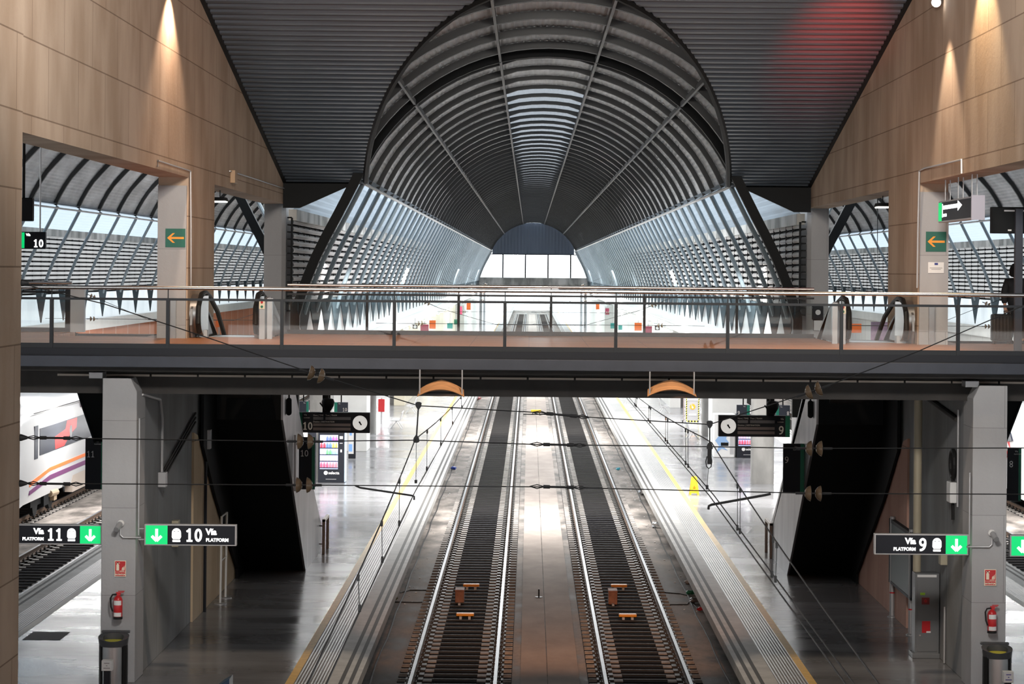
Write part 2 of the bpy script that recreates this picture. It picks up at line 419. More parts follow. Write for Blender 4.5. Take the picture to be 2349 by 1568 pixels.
def tactile():
    m = bpy.data.materials.new('ribbed_tactile_paving'); m.use_nodes = True
    nt = m.node_tree; b = nt.nodes['Principled BSDF']; b.inputs['Roughness'].default_value = 0.4
    g = nt.nodes.new('ShaderNodeNewGeometry')
    w = nt.nodes.new('ShaderNodeTexWave'); w.bands_direction = 'X'; w.inputs['Scale'].default_value = 5.2
    w.inputs['Distortion'].default_value = 0
    nt.links.new(g.outputs['Position'], w.inputs['Vector'])
    w2 = nt.nodes.new('ShaderNodeTexBrick'); w2.inputs['Scale'].default_value = 1; w2.inputs['Brick Width'].default_value = 4
    w2.inputs['Row Height'].default_value = 1.2; w2.inputs['Mortar Size'].default_value = 0.012
    w2.inputs['Color1'].default_value = (0.36, 0.35, 0.345, 1); w2.inputs['Color2'].default_value = (0.29, 0.285, 0.28, 1)
    w2.inputs['Mortar'].default_value = (0.10, 0.1, 0.1, 1)
    nt.links.new(g.outputs['Position'], w2.inputs['Vector'])
    mxn = nt.nodes.new('ShaderNodeMix'); mxn.data_type = 'RGBA'; mxn.blend_type = 'MULTIPLY'; mxn.inputs[0].default_value = 0.5
    rp = nt.nodes.new('ShaderNodeValToRGB'); rp.color_ramp.elements[0].color = (0.35, 0.35, 0.35, 1)
    nt.links.new(w.outputs['Fac'], rp.inputs[0]); nt.links.new(w2.outputs['Color'], mxn.inputs[6]); nt.links.new(rp.outputs[0], mxn.inputs[7])
    nt.links.new(mxn.outputs[2], b.inputs['Base Color'])
    bp = nt.nodes.new('ShaderNodeBump'); bp.inputs['Strength'].default_value = 0.6; bp.inputs['Distance'].default_value = 0.01
    nt.links.new(w.outputs['Fac'], bp.inputs['Height']); nt.links.new(bp.outputs[0], b.inputs['Normal'])
    return m
TACT = tactile()
WLINE = mat('white_line', (0.72, 0.70, 0.64), 0.5)
PM = [FLOORM, COPING, GROOVE, TACT, YELLOW, WLINE]
XE = -3.20                                # edge of the platform left of the middle tracks
XO = -12.10                               # its other edge
solo('platform_floor', platform(XO, XE, 'lr', '', '', white='l'), PM, 'dark polished platform with a yellow edge line, left of the two middle tracks', 'platform', kind='structure')
solo('platform_floor', platform(mx(XE, 1), mx(XO, 1), 'lr', '', '', white='r'), PM, 'dark polished platform with a yellow edge line, right of the two middle tracks', 'platform', kind='structure')
solo('platform_floor', platform(-24.0, -19.5, 'r', ''  , ''), PM, 'outer platform beyond the white train at the far left', 'platform', kind='structure')
solo('platform_floor', platform(20.5, 25.0, 'l', '', ''), PM, 'outer platform beyond the red train at the far right', 'platform', kind='structure')
solo('floor', MB().box(-25, 26, 10, 520, -1.4, BED), BEDM, 'stained concrete track bed between the platforms', 'floor', kind='structure')

# ---- tracks
def rail_mb(x, y0, y1):
    mb = MB()
    mb.prism([(x - 0.036, RT), (x + 0.036, RT), (x + 0.036, RT - 0.004), (x - 0.036, RT - 0.004)], 'y', y0, y1, 0)
    mb.prism([(x - 0.036, RT - 0.004), (x + 0.036, RT - 0.004), (x + 0.034, RT - 0.04), (x + 0.01, RT - 0.055), (x + 0.01, RT - 0.135), (x + 0.07, RT - 0.16),
              (x + 0.07, RT - 0.17), (x - 0.07, RT - 0.17), (x - 0.07, RT - 0.16), (x - 0.01, RT - 0.135), (x - 0.01, RT - 0.055), (x - 0.034, RT - 0.04)], 'y', y0, y1, 1)
    return mb
G2 = 0.868
def sleeper_mb():
    mb = MB(); w = 0.135
    zt = RT - 0.172
    for s in (-1, 1):
        a, b = sorted((s * 0.47, s * 0.66))
        mb.box(a, b, -w, w, BED, BED + 0.034, 0)                     # shoulder inside the rail
        a, b = sorted((s * 0.66, s * 1.02))
        mb.box(a, b, -w, w, BED, zt, 2)                            # seat under the rail
        ring = []
        for xx in (1.02, 1.19):                                    # rounded outer end
            ring.append([(s * xx, math.cos(t) * w * 0.98, BED + math.sin(t) * 0.06) for t in [PI * k / 8 for k in range(9)]])
        mb.sweep(ring, 0)
        for d in (-0.075, 0.075):
            a, b = sorted((s * G2 + d - 0.03, s * G2 + d + 0.03))
            mb.box(a, b, -0.07, 0.07, zt, zt + 0.05, 2)            # clip
            mb.tube([(s * G2 + d, 0, zt), (s * G2 + d, 0, zt + 0.085)], 0.014, 6, 2)
    mb.box(-0.47, 0.47, -0.02, 0.02, BED + 0.02, BED + 0.055, 1)   # steel tie
    return mb
SLEEP = mesh_of(sleeper_mb(), 'sleeper', [BLOCK, TIE, CLIP])
PITCH = 0.609
def track(cx, label, y0, y1, ys):
    t = thing('railway_track', label, 'railway track', (cx, y0, BED))
    part(t, 'dark_infill', MB().box(cx - 1.2, cx + 1.2, y0, y1, BED - 0.05, BED + 0.008), DARKBED)
    for s in (-1, 1):
        part(t, 'rail', rail_mb(cx + s * G2, y0, y1), [RAILM, RAILSIDE])
    y = ys
    for k in range(100):
        o = link('sleeper', SLEEP, t); o.location = (0, y - y0, -BED); y += PITCH
    rest = MB(); base = sleeper_mb()
    while y < y1 - 1:
        i = len(rest.v)
        rest.v += [(cx + a, y + b, c) for a, b, c in base.v]; rest.f += [tuple(i + q for q in f) for f in base.f]; rest.m += base.m
        y += PITCH
    o = part(t, 'distant_sleepers', rest, [BLOCK, TIE, CLIP]); o['kind'] = 'stuff'
    return t
T10, T9 = -1.505, 2.505
track(T10, 'left of the two middle railway tracks, running beside the platform signed 10', 15, 470, 43.6)
track(T9, 'right of the two middle railway tracks, running beside the platform signed 9', 15, 470, 43.75)
T11, T12 = -13.85, -17.80
track(T11, 'empty railway track next to the platform signed 11 at the left', 40, 330, 60.0)
track(T12, 'railway track under the white train at the left', 40, 330, 66.0)
track(mx(T11, 1), 'empty railway track just beyond the right-hand island platform', 40, 330, 60.2)
track(mx(T12, 1), 'railway track under the red and white train at the right', 40, 330, 66.3)
# central strip of newer concrete with a joint
solo('slab_strip', MB().box(-0.12, 0.44, 15, 470, BED - 0.1, BED + 0.03).box(0.46, 1.12, 15, 470, BED - 0.1, BED + 0.03), mat('strip_concrete', (0.40, 0.345, 0.31), 0.85, 0, 0.22, 1.2, 0, 1, (1, 0.5, 1), spec=0.05),
     'smooth concrete strip between the two middle tracks', 'floor', kind='structure')

# ---- walls, beams and columns of the concourse
CEIL_A, CEIL_D = 10.42, 71.8
def ceil_z(y): return CEIL_A + 0.186 * (CEIL_D - y)
WX0, WX1 = -8.05, -7.40
def walls(s):
    side = SIDE_WORD[s]
    mb = MB().prism([(18, 9.80), (76.9, 9.80), (76.9, 10.7), (72.5, ceil_z(72.5) + 0.15), (18, ceil_z(18) + 0.15)], 'x', WX0, WX1)
    mb.box(WX0, WX1, 51.9, 56.2, DECK, 9.80)
    if s: mb.mirror()
    solo('wall_' + side, mb, WARM_CONC, f'tall tapering board-marked concrete wall on the {side}, washed with warm light', 'wall', kind='structure')
    # rounded pier at the far end
    pts = [(WX0, 72.6), (WX1 - 0.12, 72.6), (WX1, 72.72), (WX1, 76.2)] + \
          [(WX1 - 0.32 + 0.32 * math.cos(t), 76.5 + 0.32 * math.sin(t)) for t in [PI / 2 * k / 5 for k in range(6)]] + [(WX0, 76.82)]
    mb = MB().prism(pts, 'z', 0, 9.8)
    if s: mb.mirror()
    solo('concrete_column', mb, GREY_CONC, f'round-edged concrete pier carrying the far end of the {side} wall', 'column', kind='structure', smooth=True)
    # grey facing of the middle pier
    mb = MB().box(WX0 - 0.001, WX1 - 0.03, 51.84, 51.9, DECK, 9.62)
    if s: mb.mirror()
    solo('concrete_column', mb, GREY_CONC, f'grey concrete face of the upper pier with the {"left" if not s else "right"} green arrow sign', 'column', kind='structure')
    # the pier and wall under the footbridge
    mb = MB().prism([(WX0, 0), (WX1, 0), (WX1, 5.5), (WX1 - 0.06, 5.62), (WX1 - 0.12, 5.75), (WX0, 5.75)], 'y', 45.3, 46.3)
    if s: mb.mirror()
    solo('concrete_column', mb, GREY_CONC, f'light grey square pier under the footbridge with a fire extinguisher, {"beside the sign for platform 10" if not s else "beside the sign for platform 9"}', 'column', kind='structure', bevel=0.015)
    mb = MB().box(WX0 + 0.02, WX1 - 0.05, 46.3, 61.0, 0, 5.45)
    if s: mb.mirror()
    solo('wall_lower_' + side, mb, SIDE_CONC, f'dark grey concrete wall under the footbridge on the {side}', 'wall', kind='structure')
    mb = MB().prism([(53.1, 0), (61.0, 0), (60.9, 0.3), (56.2, 2.62), (53.7, 4.1), (53.1, 4.2)], 'x', WX0 + 0.05, WX1)
    if s: mb.mirror()
    solo('wall_plinth_' + side, mb, PINK_CONC if s else BEIGE_CONC, f'sloping {"pinkish" if s else "beige"} concrete plinth under the {side} escalator', 'wall', kind='structure')
both(walls)
solo('concrete_column', MB().box(-8.6, -7.36, 31.0, 34.75, -1.2, 18), WARM_CONC, 'brown concrete pier filling the left edge of the picture', 'column', kind='structure', bevel=0.03)
# the concourse shell around and behind the viewer
solo('wall_back', MB().box(-31, 32, -14.4, -14, -1.4, 27), OFFWHITE, 'pale rear wall of the concourse', 'wall', kind='structure')
solo('wall_outer_left', MB().box(-31.4, -31, -14, 72, -1.4, 27), OFFWHITE, 'pale outer concourse wall far to the left', 'wall', kind='structure')
solo('wall_outer_right', MB().box(32, 32.4, -14, 72, -1.4, 27), OFFWHITE, 'pale outer concourse wall far to the right', 'wall', kind='structure')
solo('floor_concourse', MB().box(-31, 32, -14, 7.8, 5.9, DECK), WOOD, 'upper concourse floor at the level of the footbridge', 'floor', kind='structure')

# ---- vaults
R0, C0 = 5.88, 8.19
def prof_pts(n=15):
    pts = []
    a1 = math.atan2(5.43, 10.446 - C0)
    for k in range(n + 1):
        a = a1 * k / n; pts.append((R0 * math.sin(a), C0 + R0 * math.cos(a)))
    pts += [(5.97, 9.38), (6.33, 8.70), (6.62, 8.10), (6.86, 7.50), (7.05, 6.95), (7.20, 6.45)]
    return pts
HALF = prof_pts()
FULL = [(-x, z) for x, z in reversed(HALF[1:])] + HALF
NF = len(FULL); MID = NF // 2
KSH = 15                                                            # index offset of the shoulder purlin
def nrm(k, P):
    a = Vector(P[max(k - 1, 0)]); b = Vector(P[min(k + 1, len(P) - 1)]); d = (b - a).normalized()
    n = Vector((-d.y, d.x))
    return n
def rib_mb(spike_w, w=0.09):
    # arch darkened as if in shade, tubular legs below the shoulder purlin coloured lighter
    mb = MB()
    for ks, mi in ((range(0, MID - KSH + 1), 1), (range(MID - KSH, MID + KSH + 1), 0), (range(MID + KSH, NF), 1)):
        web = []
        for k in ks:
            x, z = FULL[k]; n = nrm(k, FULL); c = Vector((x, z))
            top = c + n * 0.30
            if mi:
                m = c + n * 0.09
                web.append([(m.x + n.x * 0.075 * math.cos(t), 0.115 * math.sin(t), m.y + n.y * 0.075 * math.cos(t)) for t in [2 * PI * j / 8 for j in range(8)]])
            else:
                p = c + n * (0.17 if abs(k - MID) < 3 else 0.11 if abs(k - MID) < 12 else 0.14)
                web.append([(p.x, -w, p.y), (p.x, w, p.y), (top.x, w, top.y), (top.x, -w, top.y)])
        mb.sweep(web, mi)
    for s in (-1, 1):                                                # the tapering foot
        h = spike_w / 2
        zt = 5.6 if spike_w > 3 else 5.25
        mb.prism([(-h, 6.85), (h, 6.85), (h, 6.62), (0.05, zt), (-0.05, zt), (-h, 6.62)], 'x', s * 7.27, s * 7.30, 2)
    return mb
def vault(cx, label, y0, sp, spike_w, gable_at):
    t = thing('vaulted_roof', label, 'roof', (cx, y0, 0))
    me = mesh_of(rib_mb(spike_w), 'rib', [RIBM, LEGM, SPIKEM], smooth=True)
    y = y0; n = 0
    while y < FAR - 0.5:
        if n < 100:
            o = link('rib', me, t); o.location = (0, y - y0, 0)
        y += sp; n += 1
    yc0 = y0 - 1.0
    if cx == AX: yc0 = 50.0
    def sheet(k0, k1, name, m, ya, yb, off=0.31, zig=True):
        mb = MB(); rows = []
        ks = list(range(k0, k1 + 1))
        fine = []
        for a, b in zip(ks[:-1], ks[1:]):                            # corrugate across the span
            for q in range(6):
                f = q / 6
                pa = Vector(FULL[a]) + nrm(a, FULL) * off; pb = Vector(FULL[b]) + nrm(b, FULL) * off
                p = pa.lerp(pb, f); nn = nrm(a, FULL).lerp(nrm(b, FULL), f)
                fine.append(p + nn * (0.03 if q % 2 else 0.0))
        fine.append(Vector(FULL[ks[-1]]) + nrm(ks[-1], FULL) * off)
        # clip to the sloping ceiling of the concourse
        for p in fine:
            yy = ya
            if cx == AX and ya < 86.0:
                yy = CEIL_D - (min(p.y, 14.4) - CEIL_A) / 0.186
                yy = min(yy, CEIL_D) + 0.45
            rows.append([(cx + p.x, yy, p.y), (cx + p.x, yb, p.y)])
        mb.sweep(rows, 0, closed=False)
        return part(t, name, mb, m, smooth=False)
    c = 3
    sheet(MID - KSH, MID - c, 'roof_lining', SHEET, yc0, FAR)
    sheet(MID + c, MID + KSH, 'roof_lining', SHEET, yc0, FAR)
    sheet(MID - c, MID + c, 'roof_lining', SHEET, yc0, 86.0)
    sheet(MID - c, MID + c, 'crown_skylight', CROWN, 86.0, FAR)
    # translucent strips from the shoulders down to the gutter copings
    for s in (-1, 1):
        if cx != AX and s * cx < 0:
            continue                                                 # the inner side of a side hall opens to the gutter court
        mb = MB(); rows = []
        N = 18
        for q in range(N + 1):
            f = q / N
            x = 5.50 + (7.62 - 5.50) * f; z = 10.62 + (9.62 - 10.62) * f + (0.03 if q % 2 else 0)
            rows.append([(cx + s * x, y0 - 0.3, z), (cx + s * x, FAR, z)])
        mb.sweep(rows, 0, closed=False)
        part(t, 'translucent_strip', mb, TRANSL)
        # shoulder purlin and upper purlins
        mb = MB().tube([(cx + s * 5.47, y0 - 0.3, 10.40), (cx + s * 5.47, FAR, 10.40)], 0.045, 6)
        part(t, 'purlin', mb, PURLINW)
        for k in (MID + s * 9, MID + s * 3):
            p = Vector(FULL[k]) + nrm(k, FULL) * 0.16
            ya = 54.0 if cx == AX else y0
            if cx == AX: ya = CEIL_D - (min(p.y, 14.3) - CEIL_A) / 0.186 + 0.9
            mb = MB().box(cx + p.x - 0.035, cx + p.x + 0.035, ya, FAR, p.y - 0.10, p.y + 0.05)
            part(t, 'purlin', mb, PURLIN)
    return t
VY = 72.2
vault(AX, 'long dark vaulted roof on curved ribs over the two middle tracks', VY, 4.0, 3.9, None)
VL, VR = -15.2, 16.2
vault(VL, 'curved ribbed roof of the neighbouring hall on the left, over the white train', 78.6, 5.3, 2.3, None)
vault(VR, 'curved ribbed roof of the neighbouring hall on the right, over the red train', 78.6, 5.3, 2.3, None)
# extra front arches of the middle vault, from above the concourse ceiling to the portal
def arch_piece(y, dz=0.0):
    mb = MB(); web = []
    zc = ceil_z(y)
    for k, (x, z) in enumerate(FULL):
        if z < zc - 0.05: continue
        n = nrm(k, FULL); p, q = Vector((x, z)), Vector((x, z)) + n * 0.30
        p = p + n * 0.10
        web.append([(AX + p.x, y - 0.11, p.y), (AX + p.x, y + 0.11, p.y), (AX + q.x, y + 0.11, q.y), (AX + q.x, y - 0.11, q.y)])
    if len(web) > 1: mb.sweep(web, 0)
    return mb
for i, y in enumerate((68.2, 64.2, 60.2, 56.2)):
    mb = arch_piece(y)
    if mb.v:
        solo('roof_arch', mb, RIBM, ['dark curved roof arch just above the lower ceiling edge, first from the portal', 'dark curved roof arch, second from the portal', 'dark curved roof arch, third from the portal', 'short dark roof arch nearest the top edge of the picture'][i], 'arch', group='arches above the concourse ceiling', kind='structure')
# double portal arch
def portal(cx, label, y):
    mb = MB(); web = []
    for k, (x, z) in enumerate(FULL):
        n = nrm(k, FULL); p, q = Vector((x, z)) + n * 0.06, Vector((x, z)) + n * 0.34
        web.append([(cx + p.x, y - 0.13, p.y), (cx + p.x, y + 0.13, p.y), (cx + q.x, y + 0.13, q.y), (cx + q.x, y - 0.13, q.y)])
    for s in (-1, 1):
        p = (FULL[-1][0] * s, 0)
    lo = [[(a[0], a[1], 3.6) for a in web[0]]]; hi = [[(a[0], a[1], 3.6) for a in web[-1]]]
    mb.sweep(lo + web + hi, 0)
    return solo('portal_arch', mb, BLACK, label, 'arch', kind='structure')
portal(AX, 'heavy black portal arch at the mouth of the middle hall', 70.6)
portal(VL, 'heavy black portal arch of the left hall, crossing behind the left wall opening', 77.6)
portal(VR, 'heavy black portal arch of the right hall, crossing behind the right wall opening', 77.6)

# ---- sloping corrugated ceiling
def ceiling(s):
    mb = MB(); p = 0.42
    rows_l, y = [], 33.0
    prof = [(0.0, 0.0), (0.16, 0.0), (0.21, 0.06), (0.37, 0.06)]
    rows = []
    k = 0
    while True:
        done = False
        for a, h in prof:
            yy = 33.0 + k * p + a
            if yy > CEIL_D: done = True; break
            z = ceil_z(yy)
            dx = math.sqrt(max(R0 * R0 - (z - C0) ** 2, 0)) if z < C0 + R0 else 0.0
            rows.append([(WX1 + 0.002, yy, z + h), (AX - dx - 0.02, yy, z + h)])
        if done: break
        k += 1
    mb.sweep(rows, 0, closed=False)
    mb.box(WX1 + 0.002, AX - 5.36, CEIL_D - 0.05, CEIL_D + 0.35, CEIL_A - 0.02, CEIL_A + 0.35)
    if s: mb.mirror()
    solo('ceiling_' + SIDE_WORD[s], mb, DARKMET, f'dark corrugated metal ceiling sloping down on the {SIDE_WORD[s]} of the vault mouth', 'ceiling', kind='structure')
    mb = MB().prism([(33.0, ceil_z(33.0) - 0.03), (CEIL_D + 0.3, ceil_z(CEIL_D + 0.3) - 0.03), (CEIL_D + 0.3, ceil_z(CEIL_D + 0.3) + 0.07), (33.0, ceil_z(33.0) + 0.07)], 'x', WX1, WX1 + 0.10)
    if s: mb.mirror()
    solo('trim_wall_' + SIDE_WORD[s], mb, BLACK, f'dark angle trim where the sloping ceiling meets the {SIDE_WORD[s]} wall', 'trim', kind='structure')
    # trim along the curved cut
    path = []
    yy = 52.4
    while yy <= CEIL_D:
        z = ceil_z(yy); dx = math.sqrt(max(R0 * R0 - (z - C0) ** 2, 0)) if z < C0 + R0 else 0.0
        path.append((mx(AX - dx, s), yy, z + 0.02)); yy += 0.6
    solo('trim_vault_' + SIDE_WORD[s], MB().tube(path, 0.09, 6), BLACK, f'black curved edge trim where the {SIDE_WORD[s]} ceiling meets the vault', 'trim', kind='structure')
    # dark gable between ceiling edge and translucent strip
    mb = MB().prism([(WX1 + 0.0, CEIL_A + 0.3), (WX1, 9.66), (AX - 7.4, 9.66), (AX - 5.55, 10.50), (AX - 5.4, CEIL_A + 0.3)], 'y', 71.75, 71.85)
    if s: mb.mirror()
    solo('wall_gable_' + SIDE_WORD[s], mb, BLACK, f'dark triangular gable under the {SIDE_WORD[s]} end of the ceiling', 'wall', kind='structure')
both(ceiling)
# roof over the rest of the concourse
solo('roof_concourse', MB().box(-31.4, WX0 - 0.02, -14.4, 70.4, 14.0, 14.4).box(mx(WX0, 1) + 0.02, 32.4, -14.4, 70.4, 14.0, 14.4).box(-31.4, -10.2, 70.4, 77.3, 14.0, 14.4).box(11.2, 32.4, 70.4, 77.3, 14.0, 14.4)
     .box(-31.4, 32.4, -14.4, 33.0, 24.5, 24.9).prism([(33, ceil_z(33) + 0.2), (52, ceil_z(52) + 0.4), (52, ceil_z(52) + 0.8), (33, 24.5)], 'x', WX0, mx(WX0, 1)), DARKMET,
     'dark flat roof over the outer parts of the concourse', 'roof', kind='structure')
def sidegable(s):
    # end walls over the neighbouring hall mouths, above the curved roof
    cx = VL if not s else VR
    mb = MB()
    top = 14.45
    pts = [(cx + x * 1.06, z + 0.35) for x, z in FULL if z > 8.0 and (x < 4.9 if not s else x > -4.9)]
    inn = 5.0 if not s else -5.0
    a, b = sorted((cx + inn, cx - inn * 1.64))
    poly = pts + [(b, 8.0), (b, top), (a, top), (a, 8.0)]
    mb.prism(poly, 'y', 77.2, 77.3)
    solo('wall_hall_end_' + SIDE_WORD[s], mb, BLACK, f'dark end wall above the mouth of the {SIDE_WORD[s]} hall', 'wall', kind='structure')
both(sidegable)

# ---- louvred side walls of the halls
def louvre(x, face, label, y0, y1, ztop=9.62, zbot=6.55):
    """face = +1: pale slats look towards +X"""
    t = thing('wall_louvre', label, 'wall', (x, y0, 0), kind='structure')
    mb = MB(); pit = 0.215; z = zbot + 0.05
    while z < ztop - 0.30:
        c = [(x, z), (x + face * 0.035, z + 0.03), (x + face * 0.045, z + 0.075), (x + face * 0.025, z + 0.125), (x - face * 0.02, z + 0.14)]
        for (a, b) in zip(c[:-1], c[1:]):
            mb.quad([(a[0], y0, a[1]), (a[0], y1, a[1]), (b[0], y1, b[1]), (b[0], y0, b[1])])
        z += pit
    o = link('slats', mesh_of(mb, 'slats', SLAT if abs(x) < 9 else SLATDIM, (x, y0, 0), normals=False), t)
    mb = MB(); z = zbot
    while z < ztop - 0.25:
        mb.box(min(x - face * 0.02, x - face * 0.16), max(x - face * 0.02, x - face * 0.16), y0, y1, z + 0.01, z + 0.05)
        mb.box(min(x - face * 0.02, x - face * 0.03), max(x - face * 0.02, x - face * 0.03), y0, y1, z - 0.028, z + 0.05)  # dark strip added behind each gap so it reads as shade
        z += pit
    y = y0
    while y < y1:
        mb.box(x - 0.05, x + 0.01, y - 0.02, y + 0.02, zbot, ztop - 0.25); y += 1.9
    part(t, 'slat_frames_gap_shade', mb, BLACK)
    mb = MB().box(x - 0.12, x + 0.12, y0, y1, ztop - 0.33, ztop)
    part(t, 'coping', mb, OLD_CONC)
    return t
XL = AX - 7.62
louvre(XL, 1, 'pale louvred screen along the left side of the middle hall', 71.9, FAR)
louvre(mx(XL, 1), -1, 'pale louvred screen along the right side of the middle hall', 71.9, FAR)
louvre(VL - 7.6, 1, 'pale louvred screen on the outer side of the left hall', 72.0, FAR)
louvre(VR + 7.6, -1, 'pale louvred screen on the outer side of the right hall', 72.0, FAR)
def skirt(x, label, y0=72.0, z0=5.1, z1=6.75):
    mb = MB(); rows = []; y = y0; k = 0
    while y < FAR:
        rows.append([(x + (0.03 if k % 2 else -0.03), y, z0), (x + (0.03 if k % 2 else -0.03), y, z1)]); y += 0.45; k += 1
    mb.sweep(rows, 0, closed=False)
    t = thing('wall_skirt', label, 'wall', (x, y0, z0), kind='structure')
    part(t, 'white_sheeting', mb, WHITESHEET if abs(x) < 9 else WHITEDIM)
    part(t, 'white_fascia', MB().box(x - 0.12, x + 0.2, y0, FAR, 4.58, 5.12), OFFWHITE)
    return t
skirt(XL - 0.06, 'white sheeting and white beam behind the tapering rib feet, left of the middle tracks')
skirt(mx(XL - 0.06, 1), 'white sheeting and white beam behind the tapering rib feet, right of the middle tracks')
skirt(VL - 7.75, 'white sheeting and beam above the orange wall of the left hall')
skirt(VR + 7.75, 'white sheeting and beam above the outer wall of the right hall')
solo('wall_brick_left', MB().box(VL - 8.1, VL - 7.9, 60, FAR, -0.6, 4.6), BRICK, 'orange outer wall of the left hall with pale joints', 'wall', kind='structure')
solo('wall_outer_hall_right', MB().box(VR + 7.9, VR + 8.1, 60, FAR, -0.6, 4.6), PALE, 'pale panelled outer wall of the right hall', 'wall', kind='structure')
solo('wall_platform_left', MB().box(-7.75, -7.15, 138, 232, 0, 4.58).box(-7.75, -6.3, 232, 300, 0, 4.4, 1), [CREAM, PALE], 'cream panelled wall along the far part of the left platform', 'wall', kind='structure')
solo('wall_platform_right', MB().box(8.15, 8.75, 138, 232, 0, 4.58, 0).box(7.3, 8.75, 232, 300, 0, 4.4, 1), [PALE, PALE], 'pale grey panelled wall along the far part of the right platform', 'wall', kind='structure')

# ---- the far end wall of the middle hall (and plainer ends of the side halls)
def endwall(cx, tag):
    pts = [(cx + x * 1.02, z + 0.2) for x, z in FULL if z >= 9.9]
    lo = min(p[0] for p in pts), max(p[0] for p in pts)
    mb = MB(); rows = []
    xs = lo[0]; k = 0
    P = sorted(pts)
    def ztop(x):
        for (a, b) in zip(P[:-1], P[1:]):
            if a[0] <= x <= b[0]: return a[1] + (b[1] - a[1]) * (x - a[0]) / max(b[0] - a[0], 1e-6)
        return P[-1][1]
    while xs <= lo[1]:
        yy = FAR + (0.08 if k % 2 else 0)
        rows.append([(xs, yy, 10.0), (xs, yy, max(ztop(xs), 10.01))]); xs += 0.22; k += 1
    mb.sweep(rows, 0, closed=False)
    solo('wall_end_' + tag, mb, TYMP, f'blue-grey corrugated infill under the far arch of the {tag} hall', 'wall', kind='structure')
    w = thing('window_' + {'middle': '1', 'left': '2', 'right': '3'}[tag], f'wide bright window band across the far end of the {tag} hall', 'window', (cx, FAR, 6.86), kind='structure')
    part(w, 'pane', MB().quad([(cx - 7.2, FAR + 0.02, 6.86), (cx + 7.2, FAR + 0.02, 6.86), (cx + 6.2, FAR + 0.02, 10.0), (cx - 6.2, FAR + 0.02, 10.0)]), WINDOWG)
    fr = MB()
    for q in range(-2, 3):
        xx = cx + (q * 3.03 if tag != 'middle' else -4.55 + 0 + (q + 2) * 3.03 + 0.45)
        if abs(xx - cx) < 6.8: fr.box(xx - 0.09, xx + 0.09, FAR - 0.06, FAR, 6.86, 10.0)
    fr.box(cx - 6.4, cx + 6.4, FAR - 0.06, FAR, 9.94, 10.04)
    part(w, 'window_frame', fr, BLACK)
    solo('wall_band_' + tag, MB().box(cx - 7.9, cx + 7.9, FAR - 0.4, FAR + 0.4, 5.78, 6.88), OLD_CONC, f'stained concrete beam below the far window of the {tag} hall', 'wall', kind='structure')
endwall(AX, 'middle'); endwall(VL, 'left'); endwall(VR, 'right')
for s in (0, 1):
    mb = MB().prism([(-7.2, 5.05), (-2.9, 5.35), (-2.9, 5.5), (-7.2, 5.78)], 'y', 323, 360)
    mb.tube([(-6.6, 325, -0.0), (-6.6, 325, 5.2)], 0.2, 10); mb.tube([(-6.6, 350, 0), (-6.6, 350, 5.2)], 0.2, 10)
    if s: mb.mirror()
    solo('platform_canopy', mb, GALV, f'grey platform canopy just outside the far opening, on its {SIDE_WORD[s]}', 'canopy')

# ---- platform columns beyond the footbridge
for s in (0, 1):
    for i, y in enumerate((89.3, 115.0, 140.7)):
        cxx = mx(-7.72, s)
        mb = MB(); ring = []
        a, r = 0.41, 0.16
        pts = []
        for (qx, qy, t0) in ((1, 1, 0), (-1, 1, PI / 2), (-1, -1, PI), (1, -1, 3 * PI / 2)):
            for k in range(4):
                t = t0 + PI / 2 * k / 3
                pts.append((cxx + qx * (a - r) + r * math.cos(t), y + qy * (a - r) + r * math.sin(t)))
        mb.prism(pts, 'z', 0, 5.0)
        solo('concrete_column', mb, COLC, f'rough concrete platform column, {["first", "second", "third"][i]} beyond the footbridge on the {SIDE_WORD[s]} platform', 'column', kind='structure', smooth=True)

# ================================================================ the footbridge
YB0, YB1 = 44.8, 56.1
br = thing('footbridge', 'wide footbridge with a timber floor crossing over all tracks', 'bridge', (AX, YB0, DECK))
HOLES = [(-10.62, -8.45), (-7.42, -5.70)]
HOLES = sorted(HOLES + [(mx(b, 1), mx(a, 1)) for a, b in HOLES])
def decked(z0, z1, ya, yb, yh, m, name, x0=-30.9, x1=31.9, **k):
    mb = MB(); e = x0
    for a, b in HOLES:
        mb.box(e, a, ya, yb, z0, z1)
        if yh > ya: mb.box(a, b, ya, yh, z0, z1)
        e = b
    mb.box(e, x1, ya, yb, z0, z1)
    return part(br, name, mb, m, **k)
decked(DECK - 0.1, DECK, YB0 + 0.12, YB1, 53.0, WOOD, 'plank_floor')
part(br, 'edge_channel', MB().box(-30.9, 31.9, YB0, YB0 + 0.12, 6.19, DECK + 0.01), FASCIA2)
decked(6.1, DECK + 0.02, YB1, YB1 + 0.1, YB1, FASCIA2, 'rear_edge')
part(br, 'fascia', MB().box(-30.9, 31.9, YB0 - 0.12, YB0 + 0.1, 5.985, 6.19), FASCIA, bevel=0.01)
decked(5.985, 6.2, YB0 + 0.1, YB1 + 0.05, 53.0, SOOT, 'slab')
part(br, 'girder', MB().box(-30.9, 31.9, 45.9, 46.9, 5.43, 5.99), SOOT)
decked(5.43, 5.99, YB1 - 0.6, YB1, YB1 - 0.6, SOOT, 'rear_girder')
part(br, 'ledge', MB().box(-30.9, 31.9, YB0 + 0.1, 45.9, 5.9, 5.985), SOOT)

